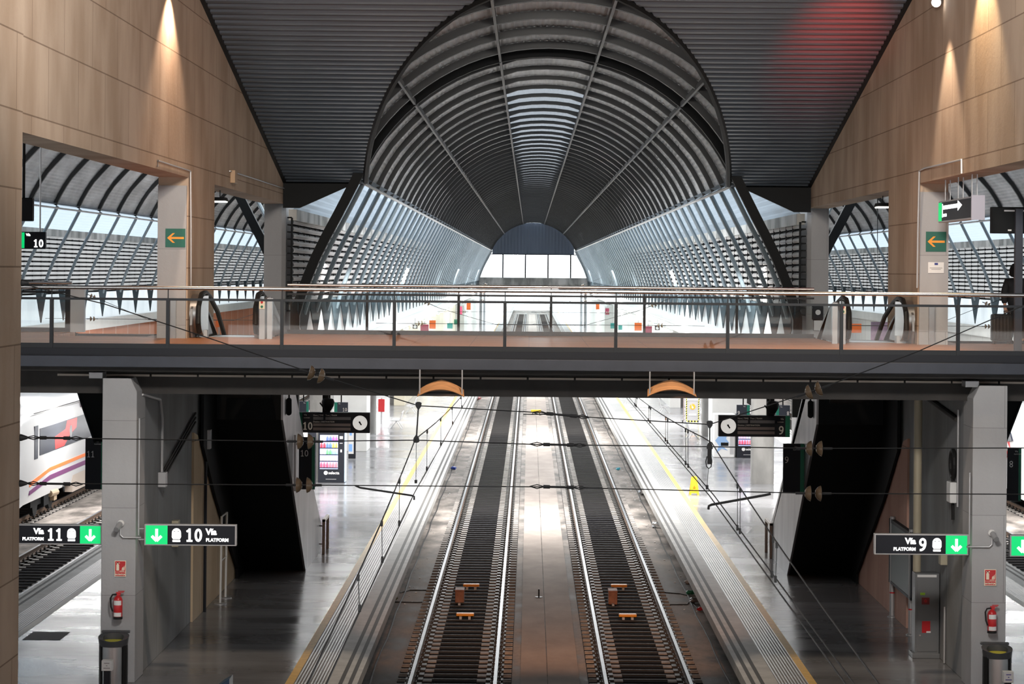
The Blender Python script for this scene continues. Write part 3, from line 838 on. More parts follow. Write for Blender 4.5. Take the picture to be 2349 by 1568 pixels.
def railing(name, label, x0, x1, y, posts, low=False):
    t = thing(name, label, 'railing', ((x0 + x1) / 2, y, DECK), group='glass railings of the footbridge')
    mb = MB().tube([(x0, y, DECK + 1.145), (x1, y, DECK + 1.145)], 0.036, 12)
    part(t, 'handrail', mb, CHROME, smooth=True)
    part(t, 'top_bar', MB().box(x0, x1, y - 0.022, y + 0.022, DECK + 0.91, DECK + 0.955), POSTM)
    part(t, 'kick_rail', MB().box(x0, x1, y - 0.03, y + 0.03, DECK - 0.02, DECK + 0.10), POSTM)
    xs = sorted(posts)
    for p in xs:
        part(t, 'post', MB().box(p - 0.03, p + 0.03, y - 0.05, y + 0.05, DECK - 0.16, DECK + 0.95).tube([(p, y, DECK + 0.95), (p, y, DECK + 1.12)], 0.01, 6), POSTM)
    ed = [x0] + xs + [x1]
    for a, b in zip(ed[:-1], ed[1:]):
        if b - a > 0.3:
            part(t, 'glass_pane', MB().box(a + 0.03, b - 0.03, y - 0.006, y + 0.006, DECK + 0.10, DECK + 0.91), GLASS)
    return t
fp = [at(px, 750, YB0).x for px in (117, 384, 646, 904, 1158, 1413, 1670, 1931, 2199)]
railing('glass_railing', 'long glass railing with a shiny handrail on the near edge of the footbridge', -11.2, 13.5, YB0 + 0.06, [fp[0] - 2.1] + fp + [fp[-1] + 2.15])
bp_ = [at(px, 720, YB1).x for px in (842, 1052, 1264, 1478, 1690)]
xa, xb = -5.66, mx(-5.66, 1)
railing('glass_railing', 'glass railing on the far edge of the footbridge, between the two escalators', xa, xb, YB1, bp_)
xa2 = at(165, 720, YB1).x
railing('glass_railing', 'short glass railing on the far edge of the footbridge at the far left', -20, xa2, YB1, [-14.0, -16.1, -18.2])
railing('glass_railing', 'glass railing on the far edge of the footbridge beyond the person with the suitcase', 13.2, 21, YB1, [15.3, 17.4])
solo('corner_post', MB().box(xa2 - 0.02, xa2 + 0.3, YB1 - 0.1, YB1 + 0.1, DECK, DECK + 1.0, 0).box(xa2 - 0.14, xa2 - 0.02, YB1 - 0.1, YB1 + 0.1, DECK, DECK + 1.0, 1), [GALV, POSTM],
     'broad grey metal post ending the short glass railing at the far left', 'post')

# conduits, boxes under the bridge edge
mb = MB(); z = at(1215, 868, 45.8).z
x = -9.0
while x < 11:
    mb.box(x, x + 0.86, 45.78, 45.84, z - 0.02, z + 0.02, 0); x += 0.9
solo('cable_duct', mb, mat('duct', (0.42, 0.36, 0.31), 0.6), 'thin pale cable duct running along the dark girder of the footbridge', 'cable duct')
for s, (px, py) in enumerate(((222, 860), (2228, 880))):
    p = at(px, py, 45.5)
    solo('junction_box', MB().box(p.x - 0.13, p.x + 0.13, 45.4, 45.8, p.z - 0.06, p.z + 0.06), GALV, f'grey junction box on the girder above the {"left" if not s else "right"} pier', 'junction box', bevel=0.01)

# timber lamp shades hung below the bridge
def lamp(px0, px1, label):
    y = 44.55
    p0, p1 = at(px0, 910, y), at(px1, 912, y)
    cx = (p0.x + p1.x) / 2; w = (p1.x - p0.x) / 2; zb = p0.z
    t = thing('hanging_lamp', label, 'lamp', (cx, y, zb), group='timber lamps under the footbridge')
    rings = []
    for k in range(13):
        f = -1 + 2 * k / 12; x = cx + f * w; z = zb + 0.13 * (1 - f * f)
        tk = 0.125 - 0.05 * abs(f)
        rings.append([(x, y - 0.02, z), (x, y + 0.02, z), (x * 0.95 + cx * 0.05, y + 0.38, z + tk + 0.03), (x * 0.95 + cx * 0.05, y + 0.36, z + tk + 0.05), (x, y - 0.04, z + tk * 0.15)])
    part(t, 'timber_shade', MB().sweep(rings, 0), LAMPWOOD, smooth=True)
    part(t, 'light_strip', MB().box(cx - w * 0.7, cx + w * 0.7, y + 0.06, y + 0.14, zb + 0.06, zb + 0.09), BLACK)
    for s in (-1, 1):
        part(t, 'hanger_rod', MB().tube([(cx + s * w * 0.9, y + 0.05, zb + 0.04), (cx + s * w * 0.9, y + 0.05, 5.99)], 0.014, 8), GALV)
    return t
lamp(957, 1065, 'curved timber lamp shade hanging under the footbridge above the left middle track')
lamp(1485, 1598, 'curved timber lamp shade hanging under the footbridge to the right of the right middle track')

# ================================================================ escalators
def escalator(label, x0, x1, s, group='escalators'):
    """x0 < x1 in the left half; s mirrors"""
    cx = mx((x0 + x1) / 2, s)
    t = thing('escalator', label, 'escalator', (cx, 56.0, 0), group=group)
    side = [(56.2, 4.30), (62.25, 0), (66.8, 0), (67.0, 0.35), (66.9, 0.75), (66.5, 0.9), (65.0, 1.62), (59.8, 4.43), (56.2, 6.30), (55.2, 6.75), (53.9, 7.10), (53.2, 7.22), (52.6, 7.2),
            (52.15, 6.95), (52.05, 6.6), (52.2, DECK + 0.01), (56.2, DECK + 0.01)]
    def P(name, mb, m, smooth=False):
        if s: mb.mirror()
        return part(t, name, mb, m, smooth)
    low = [(56.2, 4.30), (62.25, 0), (66.8, 0), (66.8, 0.05), (64.9, 0.05), (56.2, 5.25)]
    P('truss', MB().prism(low, 'x', x0 + 0.05, x1 - 0.05), BLACK)  # shade on the underside is given as plain black
    P('side_cladding', MB().prism(side, 'x', x1 - 0.05, x1), CLAD)
    P('side_cladding', MB().prism([(56.2, 4.75), (62.0, 0.65), (64.5, 0.3)] + side[6:], 'x', x0 + 0.002, x0 + 0.05), CLAD)
    P('shade_infill', MB().prism([(54.0, 5.4), (56.2, 5.3), (56.2, 4.3), (62.25, 0.0), (60.6, 0.0), (60.6, 0.25), (56.2, 2.5), (54.0, 3.85)], 'x', x0 + 0.001, x0 + 0.06), BLACK)  # added black infill, carries the shade beside the truss to the wall
    P('step_band', MB().prism([(53.0, DECK + 0.01), (54.2, DECK + 0.01)] + sum([[(54.2 + k * 0.40, DECK - k * 0.232), (54.2 + k * 0.40, DECK - (k + 1) * 0.232)] for k in range(27)], []) + [(65.0, 0.05), (64.4, 0.05), (54.2, 5.95), (53.0, 6.0)], 'x', x0 + 0.30, x1 - 0.30), STEEL)
    hr = [(64.8, 1.80), (59.8, 4.52), (56.2, 6.40), (55.2, 6.85), (53.9, 7.19), (53.1, 7.31), (52.5, 7.27), (52.03, 7.0), (51.95, 6.65), (52.15, 6.45)]
    for xx in (x0 + 0.19, x1 - 0.19):
        P('handrail', MB().tube([(xx, a, b) for a, b in hr], 0.055, 8), RUBBER, True)
        pts = [(52.75 + 0.62 * math.cos(a), 6.80 + 0.43 * math.sin(a)) for a in [PI / 2 + PI * k / 12 for k in range(13)]]
        P('newel', MB().prism(pts + [(53.4, 6.37), (53.4, 7.23)], 'x', xx - 0.035, xx + 0.035), STEEL, True)
        P('comb_plate', MB().box(xx - 0.1, xx + 0.1, 52.7, 53.0, DECK, DECK + 0.16), GALV)
    pts = [(52.7 + 0.5 * math.cos(a), 6.81 + 0.45 * math.sin(a)) for a in [PI / 2 + PI * k / 14 for k in range(15)]]
    P('landing_drum', MB().prism(pts + [(53.3, 6.36), (53.3, 7.26)], 'x', x0 - 0.13, x0 + 0.13), STEEL, True)
    for xx in (x0 - 0.32, x1 - 0.02):
        P('landing_post', MB().box(xx - 0.06, xx + 0.06, 51.75, 51.9, DECK, 7.16).box(xx + 0.09, xx + 0.2, 51.95, 52.1, DECK, 7.2), STEEL)
    c = x1 - 0.02
    P('signal_panel', MB().box(c - 0.06, c + 0.06, 51.72, 51.75, 6.97, 7.16), CREAMP)
    P('red_signal', MB().lathe([(0.028, 51.705), (0.028, 51.72)], (c, 0, 7.115), 'y', 10), RED)
    P('green_signal', MB().lathe([(0.028, 51.705), (0.028, 51.72)], (c, 0, 7.02), 'y', 10), MATS['sign_green'])
    return t
EX0, EX1 = -7.37, -5.75
escalator('escalator down to the left platform, with black handrail loops by the left upper pier', EX0, EX1, 0)
escalator('escalator down to the right platform, with black handrail loops by the right upper pier', EX0, EX1, 1)
def stair(label, x0, x1, s):
    t = thing('stair_flight', label, 'stairs', (mx((x0 + x1) / 2, s), 56.2, 0), group='stair flights')
    pts = [(56.2, 5.0), (64.6, 0), (66.6, 0)] + sum([[(66.6 - k * 0.32, k * 0.19), (66.6 - k * 0.32, (k + 1) * 0.19)] for k in range(33)], []) + [(56.2, 6.27)]
    mb = MB().prism(pts, 'x', x0, x1)
    if s: mb.mirror()
    part(t, 'flight', mb, BLACK)
    mb = MB().prism([(56.2, 5.0), (57.0, 4.5), (64.6, 0), (66.6, 0), (66.6, 0.6), (56.2, 6.3)], 'x', x0 - 0.04, x0)
    if s: mb.mirror()
    part(t, 'stringer', mb, FASCIA2)
stair('dark stair flight down to the platform, seen from below left of the left pier', -10.58, -8.5, 0)
stair('dark stair flight down to the platform, seen from below right of the right pier', -10.58, -8.5, 1)
# frames guarding the foot of each escalator
for s, (px, py) in enumerate(((742, 1272), (1768, 1285))):
    p = at(px, py, 66.0); cx = p.x
    mb = MB(); brn = mat('bronze_steel', (0.20, 0.165, 0.14), 0.4, 0.7)
    for yy in (66.0, 67.3): mb.box(cx - 0.04, cx + 0.04, yy - 0.04, yy + 0.04, 0, 0.95)
    mb.box(cx - 0.04, cx + 0.04, 65.96, 67.34, 0.88, 0.96)
    t = thing('guard_frame', f'brown steel guard frame at the foot of the {SIDE_WORD[s]} escalator', 'barrier', (cx, 66.2, 0))
    part(t, 'frame', mb, brn, bevel=0.008)
    sg = 1 if s else -1
    part(t, 'wall_bracket', MB().tube([(cx, 66.2, 0.75), (cx + sg * 0.22, 66.3, 0.75)], 0.02, 6).tube([(cx, 66.2, 0.25), (cx + sg * 0.22, 66.3, 0.25)], 0.02, 6), brn)
#@@PART2@@
# ================================================================ signs
def arrow_down(mb, cx, y, zc, h, mi=0):
    w = h * 0.11
    mb.box(cx - w, cx + w, y - 0.006, y, zc - h * 0.30, zc + h * 0.5, mi)
    for s in (-1, 1):
        a = (cx, zc - h * 0.5); b = (cx + s * h * 0.40, zc - h * 0.10)
        d = Vector((b[0] - a[0], b[1] - a[1])).normalized(); n = Vector((-d.y, d.x)) * w
        mb.prism([(a[0] - n.x, a[1] - n.y), (b[0] - n.x, b[1] - n.y), (b[0] + n.x, b[1] + n.y), (a[0] + n.x, a[1] + n.y)], 'y', y - 0.0061 - 0.0002 * s, y, mi)
    return mb
def train_icon(mb, cx, y, zc, h, mi=0):
    w = h * 0.33; pts = []
    for k in range(13):
        t = PI * k / 12
        pts.append((cx + w * math.cos(t), zc + h * 0.16 + h * 0.34 * math.sin(t)))
    pts += [(cx - w * 1.02, zc - h * 0.15), (cx - w * 0.75, zc - h * 0.30), (cx + w * 0.75, zc - h * 0.30), (cx + w * 1.02, zc - h * 0.15)]
    mb.prism(pts, 'y', y - 0.006, y, mi)
    mb.box(cx - w * 0.85, cx + w * 0.85, y - 0.006, y, zc - h * 0.5, zc - h * 0.36, mi)
    for s in (-1, 1): mb.box(cx + s * w * 0.42 - 0.012, cx + s * w * 0.42 + 0.012, y - 0.009, y, zc + h * 0.24, zc + h * 0.29, 1)
    return mb

def via_sign(label, x0, x1, z0, z1, num, green_left, order, y=45.55):
    t = thing('platform_sign', label, 'illuminated sign', ((x0 + x1) / 2, y, z0), group='illuminated platform signs on the piers')
    h = z1 - z0
    fr = MB().box(x0, x1, y, y + 0.14, z0, z1)
    part(t, 'case', fr, GALV, bevel=0.008)
    gx0, gx1 = (x0 + 0.03, x0 + 0.03 + h * 1.02) if green_left else (x1 - 0.03 - h * 1.02, x1 - 0.03)
    bx0, bx1 = (gx1, x1 - 0.025) if green_left else (x0 + 0.025, gx0)
    part(t, 'dark_face', MB().box(bx0, bx1, y - 0.004, y, z0 + 0.025, z1 - 0.025), SIGNBK)
    part(t, 'green_face', MB().box(gx0, gx1, y - 0.004, y, z0 + 0.025, z1 - 0.025), LIT_GREEN)
    yy = y - 0.005; zc = (z0 + z1) / 2
    part(t, 'arrow', arrow_down(MB(), (gx0 + gx1) / 2, yy, zc, h * 0.56), LIT_WHITE)
    d = 1 if green_left else -1
    base = gx1 if green_left else gx0
    ix = base + d * h * 0.42
    part(t, 'train_symbol', train_icon(MB(), ix, yy, zc, h * 0.64), [LIT_WHITE, SIGNBK])
    wide = len(num) > 1
    nx = base + d * (h * 1.24 if wide else h * 1.10)
    number(t, num, h * 0.62, nx, yy, z0 + h * 0.19, LIT_WHITE, 'CENTER', 0.17)
    vx = nx + d * (h * 0.56 if wide else h * 0.33)
    al = 'LEFT' if green_left else 'RIGHT'
    text(t, 'V\u00eda', h * 0.40, vx, yy, z0 + h * 0.53, LIT_WHITE, al, name='lettering', bold=0.006)
    text(t, 'PLATFORM', h * 0.215, vx, yy, z0 + h * 0.21, LIT_WHITE, al, name='lettering', bold=0.003)
    e = x0 if green_left else x1
    for zz in (z0 + 0.1, z1 - 0.1):
        part(t, 'wall_bracket', MB().tube([(e, y + 0.08, zz), (e - d * 0.12, y + 0.08, zz)], 0.018, 8), GALV)
    return t
def zx(px, py, y): p = at(px, py, y); return p.x, p.z
a = at(330, 1202, 45.5); b = at(541, 1254, 45.5)
via_sign('lit sign reading 10 with a green down arrow at its left end', a.x, b.x, b.z + 0.01, a.z, '10', True, 0)
a = at(18, 1202, 45.5); b = at(233, 1250, 45.5)
via_sign('lit sign reading 11 with a green down arrow at its right end', a.x, b.x, b.z, a.z, '11', False, 0)
a = at(2007, 1224, 45.5); b = at(2223, 1274, 45.5)
via_sign('lit sign with 9 and a green down arrow, left of the right pier', a.x, b.x, b.z, a.z, '9', False, 0)
a = at(2318, 1227, 45.5); b = at(2530, 1279, 45.5)
via_sign('lit sign cut off at the right edge, only a green arrow showing', a.x, b.x, b.z, a.z, '8', True, 0)

# hanging departure boards with clocks
def board(label, px0, py0, px1, py1, num, flip):
    y = 63.0
    a = at(px0, py0, y); b = at(px1, py1, y); x0, x1, z1, z0 = a.x, b.x, a.z, b.z
    W, H = x1 - x0, z1 - z0; cx = (x0 + x1) / 2
    t = thing('departure_board', label, 'departure board', (cx, y, z0), group='departure boards under the footbridge')
    part(t, 'case', MB().box(x0, x1, y, y + 0.25, z0, z1), SIGNBK, bevel=0.01)
    def fx(f): return x0 + W * f if not flip else x1 - W * f      # f from the green end
    def bx(f0, f1, g0, g1, yy=0.006):
        p, q = sorted((fx(f0), fx(f1))); return MB().box(p, q, y - yy, y, z1 - H * g1, z1 - H * g0)
    part(t, 'green_band', bx(0, 0.065, 0, 1), GREEN)
    grey = mat('display_grey', (0.13, 0.13, 0.145), 0.3); pinkd = mat('display_pinkish', (0.17, 0.14, 0.14), 0.3)
    lx = 0.215 if not flip else 0.215
    part(t, 'display_panel', bx(0.215, 0.355, 0.22, 0.36) if not flip else bx(0.525, 0.74, 0.22, 0.36).box(*[0] * 6) if False else bx(0.215, 0.355, 0.22, 0.36) if not flip else bx(0.59, 0.735, 0.22, 0.36), grey)
    part(t, 'display_panel', bx(0.385, 0.735, 0.22, 0.36) if not flip else bx(0.215, 0.56, 0.22, 0.36), grey)
    part(t, 'display_panel', bx(0.215, 0.735, 0.54, 0.67), pinkd)
    part(t, 'display_panel', bx(0.215, 0.735, 0.74, 0.88), pinkd)
    yy = y - 0.007
    TX = mat('board_print', (0.72, 0.72, 0.72), 0.5)
    if not flip:
        number(t, num, H * 0.38, fx(0.205), yy, z1 - H * 0.86, TX, 'RIGHT')
        text(t, 'V\u00eda', H * 0.12, fx(0.085), yy, z1 - H * 0.16, TX); text(t, 'PLATFORM', H * 0.06, fx(0.085), yy, z1 - H * 0.29, TX)
        l0, l1, l2 = fx(0.215), fx(0.385), fx(0.215)
    else:
        number(t, num, H * 0.40, fx(0.09), yy, z1 - H * 0.88, TX, 'RIGHT')
        text(t, 'V\u00eda', H * 0.12, fx(0.09), yy, z1 - H * 0.19, TX, 'RIGHT'); text(t, 'PLATFORM', H * 0.06, fx(0.09), yy, z1 - H * 0.32, TX, 'RIGHT')
        l0, l1, l2 = fx(0.735), fx(0.56), fx(0.735)
    text(t, 'Hora | TIME', H * 0.10, l0, yy, z1 - H * 0.17, TX); text(t, 'Tren | TRAIN', H * 0.10, l1, yy, z1 - H * 0.17, TX)
    text(t, 'Destino | DESTINATION', H * 0.10, l2, yy, z1 - H * 0.49, TX)
    c = fx(0.865); zc = z1 - H * 0.5; r = H * 0.36
    o = part(t, 'clock', MB().lathe([(r * 1.08, y - 0.01), (r * 1.08, y), ], (c, 0, zc), 'y', 28), RUBBER)
    part(o, 'clock_face', MB().lathe([(r, y - 0.016), (r, y - 0.008)], (c, 0, zc), 'y', 28), mat('clock_face', (0.85, 0.85, 0.83), 0.4, emit=(1, 1, 0.97), estr=0.45))
    hd = MB()
    for ang, ln, wd in ((2.55, 0.22, 0.018), (-0.55, 0.14, 0.022)):
        d = Vector((math.sin(ang), math.cos(ang))); n = Vector((d.y, -d.x)) * wd
        p = [(c - n.x, zc - n.y), (c + n.x, zc + n.y), (c + n.x + d.x * r * ln * 1.6, zc + n.y + d.y * r * ln * 1.6), (c - n.x + d.x * r * ln * 1.6, zc - n.y + d.y * r * ln * 1.6)]
        hd.prism(p, 'y', y - 0.02, y - 0.017)
    part(o, 'clock_hands', hd, BLACK)
    hx = at(748 if not flip else 1768, 945, y).x
    part(t, 'hanger_pole', MB().box(hx - 0.10, hx + 0.10, y + 0.05, y + 0.2, z1 - 0.15, 5.2).box(hx - 0.1, hx + 0.1, 56.2, y + 0.2, 5.2, 5.36), BLACK)
    return t
board('hanging departure board with white clock and number 10, above the drinks machine', 683, 945, 848, 993, '10', False)
board('hanging departure board with white clock and number 9, in front of the stained column', 1649, 952, 1812, 1002, '9', True)
def camera_cluster(px, py, label):
    y = 62.4; p = at(px, py, y)
    t = thing('camera_cluster', label, 'security camera', (p.x, y, p.z))
    part(t, 'dome', MB().lathe([(0.02, 0.22), (0.14, 0.2), (0.17, 0.12), (0.15, 0.02), (0.08, -0.10), (0.02, -0.13)], (p.x + 0.05, y, p.z), 'z', 14), BLACK, smooth=True)
    part(t, 'bracket', MB().box(p.x - 0.02, p.x + 0.06, y - 0.02, y + 0.06, p.z + 0.15, 5.25).tube([(p.x - 0.16, y, p.z + 0.1), (p.x - 0.05, y, p.z - 0.05), (p.x + 0.1, y, p.z - 0.12)], 0.02, 6), BLACK)
camera_cluster(748, 932, 'black dome camera on a bracket above the left departure board')
camera_cluster(1768, 938, 'black dome camera on a bracket above the right departure board')
def mirror_oval(px, py, label):
    y = 56.9; p = at(px, py, y)
    t = thing('hanging_pendant', label, 'pendant', (p.x, y, p.z), group='small black pendants below the footbridge')
    pts = [(p.x + 0.065 * math.cos(a), p.z + (0.14 if math.sin(a) > 0 else -0.14) + 0.07 * math.sin(a)) for a in [2 * PI * k / 20 for k in range(20)]]
    part(t, 'oval_body', MB().prism(pts, 'y', y - 0.04, y + 0.04), BLACK)
    part(t, 'cord', MB().tube([(p.x, y, p.z + 0.2), (p.x, y, 5.45)], 0.02, 6), BLACK)
mirror_oval(663, 932, 'small black oval pendant hanging in front of the left escalator cladding')
mirror_oval(1859, 938, 'small black oval pendant hanging in front of the right escalator cladding')

# tall dark number panels beside the escalators
def totem(px0, py0, px1, py1, num, label, pole_dx):
    y = 58.6; a = at(px0, py0, y); b = at(px1, py1, y)
    t = thing('platform_totem', label, 'sign', ((a.x + b.x) / 2, y, b.z), group='dark number panels beside the escalators')
    part(t, 'panel', MB().box(a.x, b.x, y, y + 0.08, b.z, a.z), SIGNBK, bevel=0.006)
    w = b.x - a.x
    part(t, 'green_band', MB().box(b.x - w * 0.2, b.x, y - 0.004, y, b.z, a.z), GREEN)
    TX = MATS['board_print']
    number(t, num, 0.155, a.x + 0.04, y - 0.005, a.z - 0.47, TX, 'LEFT', 0.12)
    text(t, 'V\u00eda', 0.06, a.x + w * 0.52, y - 0.005, a.z - 0.10, TX); text(t, 'PLATFORM', 0.035, a.x + w * 0.46, y - 0.005, a.z - 0.16, TX)
    q = a.x - 0.10 if pole_dx < 0 else b.x + 0.10
    part(t, 'fixing_post', MB().box(q - 0.03, q + 0.03, y + 0.02, y + 0.08, b.z - 0.05, a.z + 0.05).box(min(q, a.x), max(q, b.x), y + 0.08, y + 0.1, a.z - 0.2, a.z - 0.15), GALV)
totem(686, 1002, 722, 1122, '10', 'tall dark panel with number 10 beside the left escalator cladding', -1)
totem(196, 1004, 240, 1122, '11', 'tall dark panel with number 11 between the white train and the left pier', 1)
totem(1797, 1017, 1845, 1130, '9', 'tall dark panel with number 9 beside the right escalator cladding', 1)
totem(2312, 1027, 2342, 1148, '8', 'tall dark panel with green edge between the right pier and the red train', -1)

# small hanging number signs further along
def hang_sign(px0, py0, px1, py1, num, gleft, label, y=80.0):
    a = at(px0, py0, y); b = at(px1, py1, y); w = b.x - a.x
    t = thing('number_sign', label, 'sign', ((a.x + b.x) / 2, y, b.z), group='small navy number signs')
    part(t, 'panel', MB().box(a.x, b.x, y, y + 0.1, b.z, a.z), NAVY)
    g0, g1 = (a.x, a.x + w * 0.22) if gleft else (b.x - w * 0.22, b.x)
    part(t, 'green_band', MB().box(g0, g1, y - 0.004, y, b.z, a.z), mat('bright_green', (0.0, 0.30, 0.20), 0.5))
    WT = mat('white_print', (0.85, 0.85, 0.85), 0.5)
    h = a.z - b.z
    if num: number(t, num, h * 0.36, (b.x - 0.03) if gleft else (a.x + 0.03), y - 0.006, b.z + h * 0.08, WT, 'RIGHT' if gleft else 'LEFT', 0.16)
    text(t, 'V\u00eda', h * 0.16, a.x + w * (0.3 if gleft else 0.5), y - 0.006, b.z + h * 0.80, WT)
    part(t, 'hanger_rod', MB().box(a.x + w * 0.5 - 0.02, a.x + w * 0.5 + 0.02, y + 0.03, y + 0.07, a.z, 4.95), BLACK)
hang_sign(767, 922, 798, 945, '10', True, 'small navy sign with number 10 and a green edge above the departure board')
hang_sign(684, 920, 708, 944, '', False, 'small navy sign without a number, next to the left escalator cladding')
hang_sign(1690, 928, 1720, 953, '9', False, 'small navy sign with number 9 above the right departure board')
hang_sign(1780, 929, 1812, 954, '8', True, 'small navy sign with number 8 above the right departure board')
# canopy beams that carry these
for s in (0, 1):
    mb = MB().box(-8.6, -5.3, 79.8, 80.3, 4.95, 5.12).box(-8.6, -6.9, 77, FAR, 5.0, 5.1)
    if s: mb.mirror()
    solo('platform_canopy', mb, OFFWHITE, f'pale canopy slab over the platform columns on the {SIDE_WORD[s]}', 'canopy', kind='structure')

# fire signs, extinguishers, security cameras on the pier faces
def pier_kit(s):
    y = 45.28; P = 'pier beside the sign for platform 10' if not s else 'pier beside the sign for platform 9'
    (a, b) = (at(263, 1285, y), at(289, 1322, y)) if not s else (at(2258, 1305, y), at(2285, 1343, y))
    t = thing('fire_sign', f'red extinguisher sign reading EXTINTOR on the light grey {SIDE_WORD[s]} pier', 'sign', ((a.x + b.x) / 2, y, b.z), group='extinguisher signs')
    W, H = b.x - a.x, a.z - b.z
    part(t, 'plate', MB().box(a.x, b.x, y - 0.004, y, b.z, a.z), CREAMP)
    part(t, 'red_field', MB().box(a.x + 0.012, b.x - 0.012, y - 0.007, y - 0.004, b.z + H * 0.30, a.z - 0.012).box(a.x + 0.012, b.x - 0.012, y - 0.007, y - 0.004, b.z + 0.012, b.z + H * 0.27), RED)
    g = MB()
    x0 = a.x + W * 0.16; g.box(x0, x0 + W * 0.24, y - 0.009, y - 0.007, b.z + H * 0.38, b.z + H * 0.76).box(x0 + W * 0.06, x0 + W * 0.18, y - 0.009, y - 0.007, b.z + H * 0.76, b.z + H * 0.88)
    g.box(x0, x0 + W * 0.3, y - 0.009, y - 0.007, b.z + H * 0.83, b.z + H * 0.88)
    for k in range(3):
        fx = a.x + W * (0.62 + 0.09 * k); g.prism([(fx, b.z + H * 0.40), (fx + W * 0.07, b.z + H * 0.40), (fx + W * 0.13, b.z + H * (0.62 + 0.07 * k)), (fx + W * 0.04, b.z + H * 0.55)], 'y', y - 0.009, y - 0.007)
    g.box(a.x + W * 0.45, a.x + W * 0.85, y - 0.009, y - 0.007, b.z + H * 0.34, b.z + H * 0.37)
    part(t, 'symbols', g, CREAMP)
    text(t, 'EXTINTOR', H * 0.14, (a.x + b.x) / 2, y - 0.008, b.z + H * 0.09, CREAMP, 'CENTER', bold=0.002, sx=0.92)
    # extinguisher
    c = at(273, 1386, y) if not s else at(2273, 1418, y)
    top = (at(273, 1352, y) if not s else at(2273, 1384, y)).z; bot = (at(273, 1417, y) if not s else at(2273, 1449, y)).z
    H = top - bot; x, yc = c.x, y - 0.11
    t = thing('fire_extinguisher', f'red fire extinguisher hanging on the light grey {SIDE_WORD[s]} pier', 'fire extinguisher', (x, yc, bot), group='fire extinguishers on the piers')
    r = 0.085
    part(t, 'cylinder', MB().lathe([(r * 0.9, bot), (r, bot + 0.02), (r, bot + H * 0.68), (r * 0.8, bot + H * 0.76), (r * 0.35, bot + H * 0.82), (r * 0.3, bot + H * 0.86)], (x, yc, 0), 'z', 20), RED, smooth=True)
    part(t, 'base_ring', MB().lathe([(r * 1.04, bot), (r * 1.04, bot + H * 0.09)], (x, yc, 0), 'z', 20), RUBBER, smooth=True)
    part(t, 'valve', MB().box(x - 0.03, x + 0.05, yc - 0.03, yc + 0.03, bot + H * 0.84, bot + H * 0.92), RED)
    part(t, 'lever', MB().box(x - 0.04, x + 0.10, yc - 0.015, yc + 0.015, bot + H * 0.92, bot + H * 0.945).box(x, x + 0.12, yc - 0.012, yc + 0.012, bot + H * 0.96, bot + H * 0.99), RED)
    part(t, 'hose', MB().tube([(x - 0.02, yc - 0.02, bot + H * 0.88), (x - 0.10, yc - 0.03, bot + H * 0.86), (x - 0.135, yc - 0.04, bot + H * 0.74), (x - 0.125, yc - 0.05, bot + H * 0.45), (x - 0.09, yc - 0.06, bot + H * 0.28)], 0.016, 8), RUBBER, smooth=True)
    lab = MB()
    for z0, z1 in ((0.5, 0.66), (0.08 + 0.02, 0.24)):
        ring = [[(x + r * 1.012 * math.sin(q), yc - r * 1.012 * math.cos(q), bot + H * zz) for q in [-0.95 + 1.9 * k / 10 for k in range(11)]] for zz in (z0, z1)]
        lab.sweep(ring, 0, closed=False)
    part(t, 'paper_label', lab, WHITEP)
    # camera and conduit
    c = at(277, 1200, y) if not s else at(2275, 1222, y); q = -1 if not s else 1
    t = thing('security_camera', f'white wall camera with a grey barrel on the light grey {SIDE_WORD[s]} pier', 'security camera', (c.x, y, c.z), group='security cameras on the piers')
    part(t, 'mount', MB().lathe([(0.07, y), (0.07, y - 0.02), (0.05, y - 0.06), (0.02, y - 0.08)], (c.x, 0, c.z), 'y', 18), WHITEP, smooth=True)
    part(t, 'barrel', MB().tube([(c.x + q * 0.0, y - 0.06, c.z), (c.x + q * 0.04, y - 0.25, c.z - 0.09)], 0.05, 14), GALV, smooth=True)
    e = (WX1 + 0.06) if not s else mx(WX1 + 0.06, 1); z0 = c.z - 0.26
    part(t, 'conduit', MB().tube([(c.x, y - 0.03, c.z - 0.06), (c.x, y - 0.03, z0 + 0.05), (c.x - q * 0.05, y - 0.03, z0), (e - (-q) * -0.05, y - 0.03, z0), (e, y - 0.03, z0 + 0.05), (e, y - 0.03, z0 + 1.4 if s else 5.0)], 0.016, 8), GALV, smooth=True)
both(pier_kit)

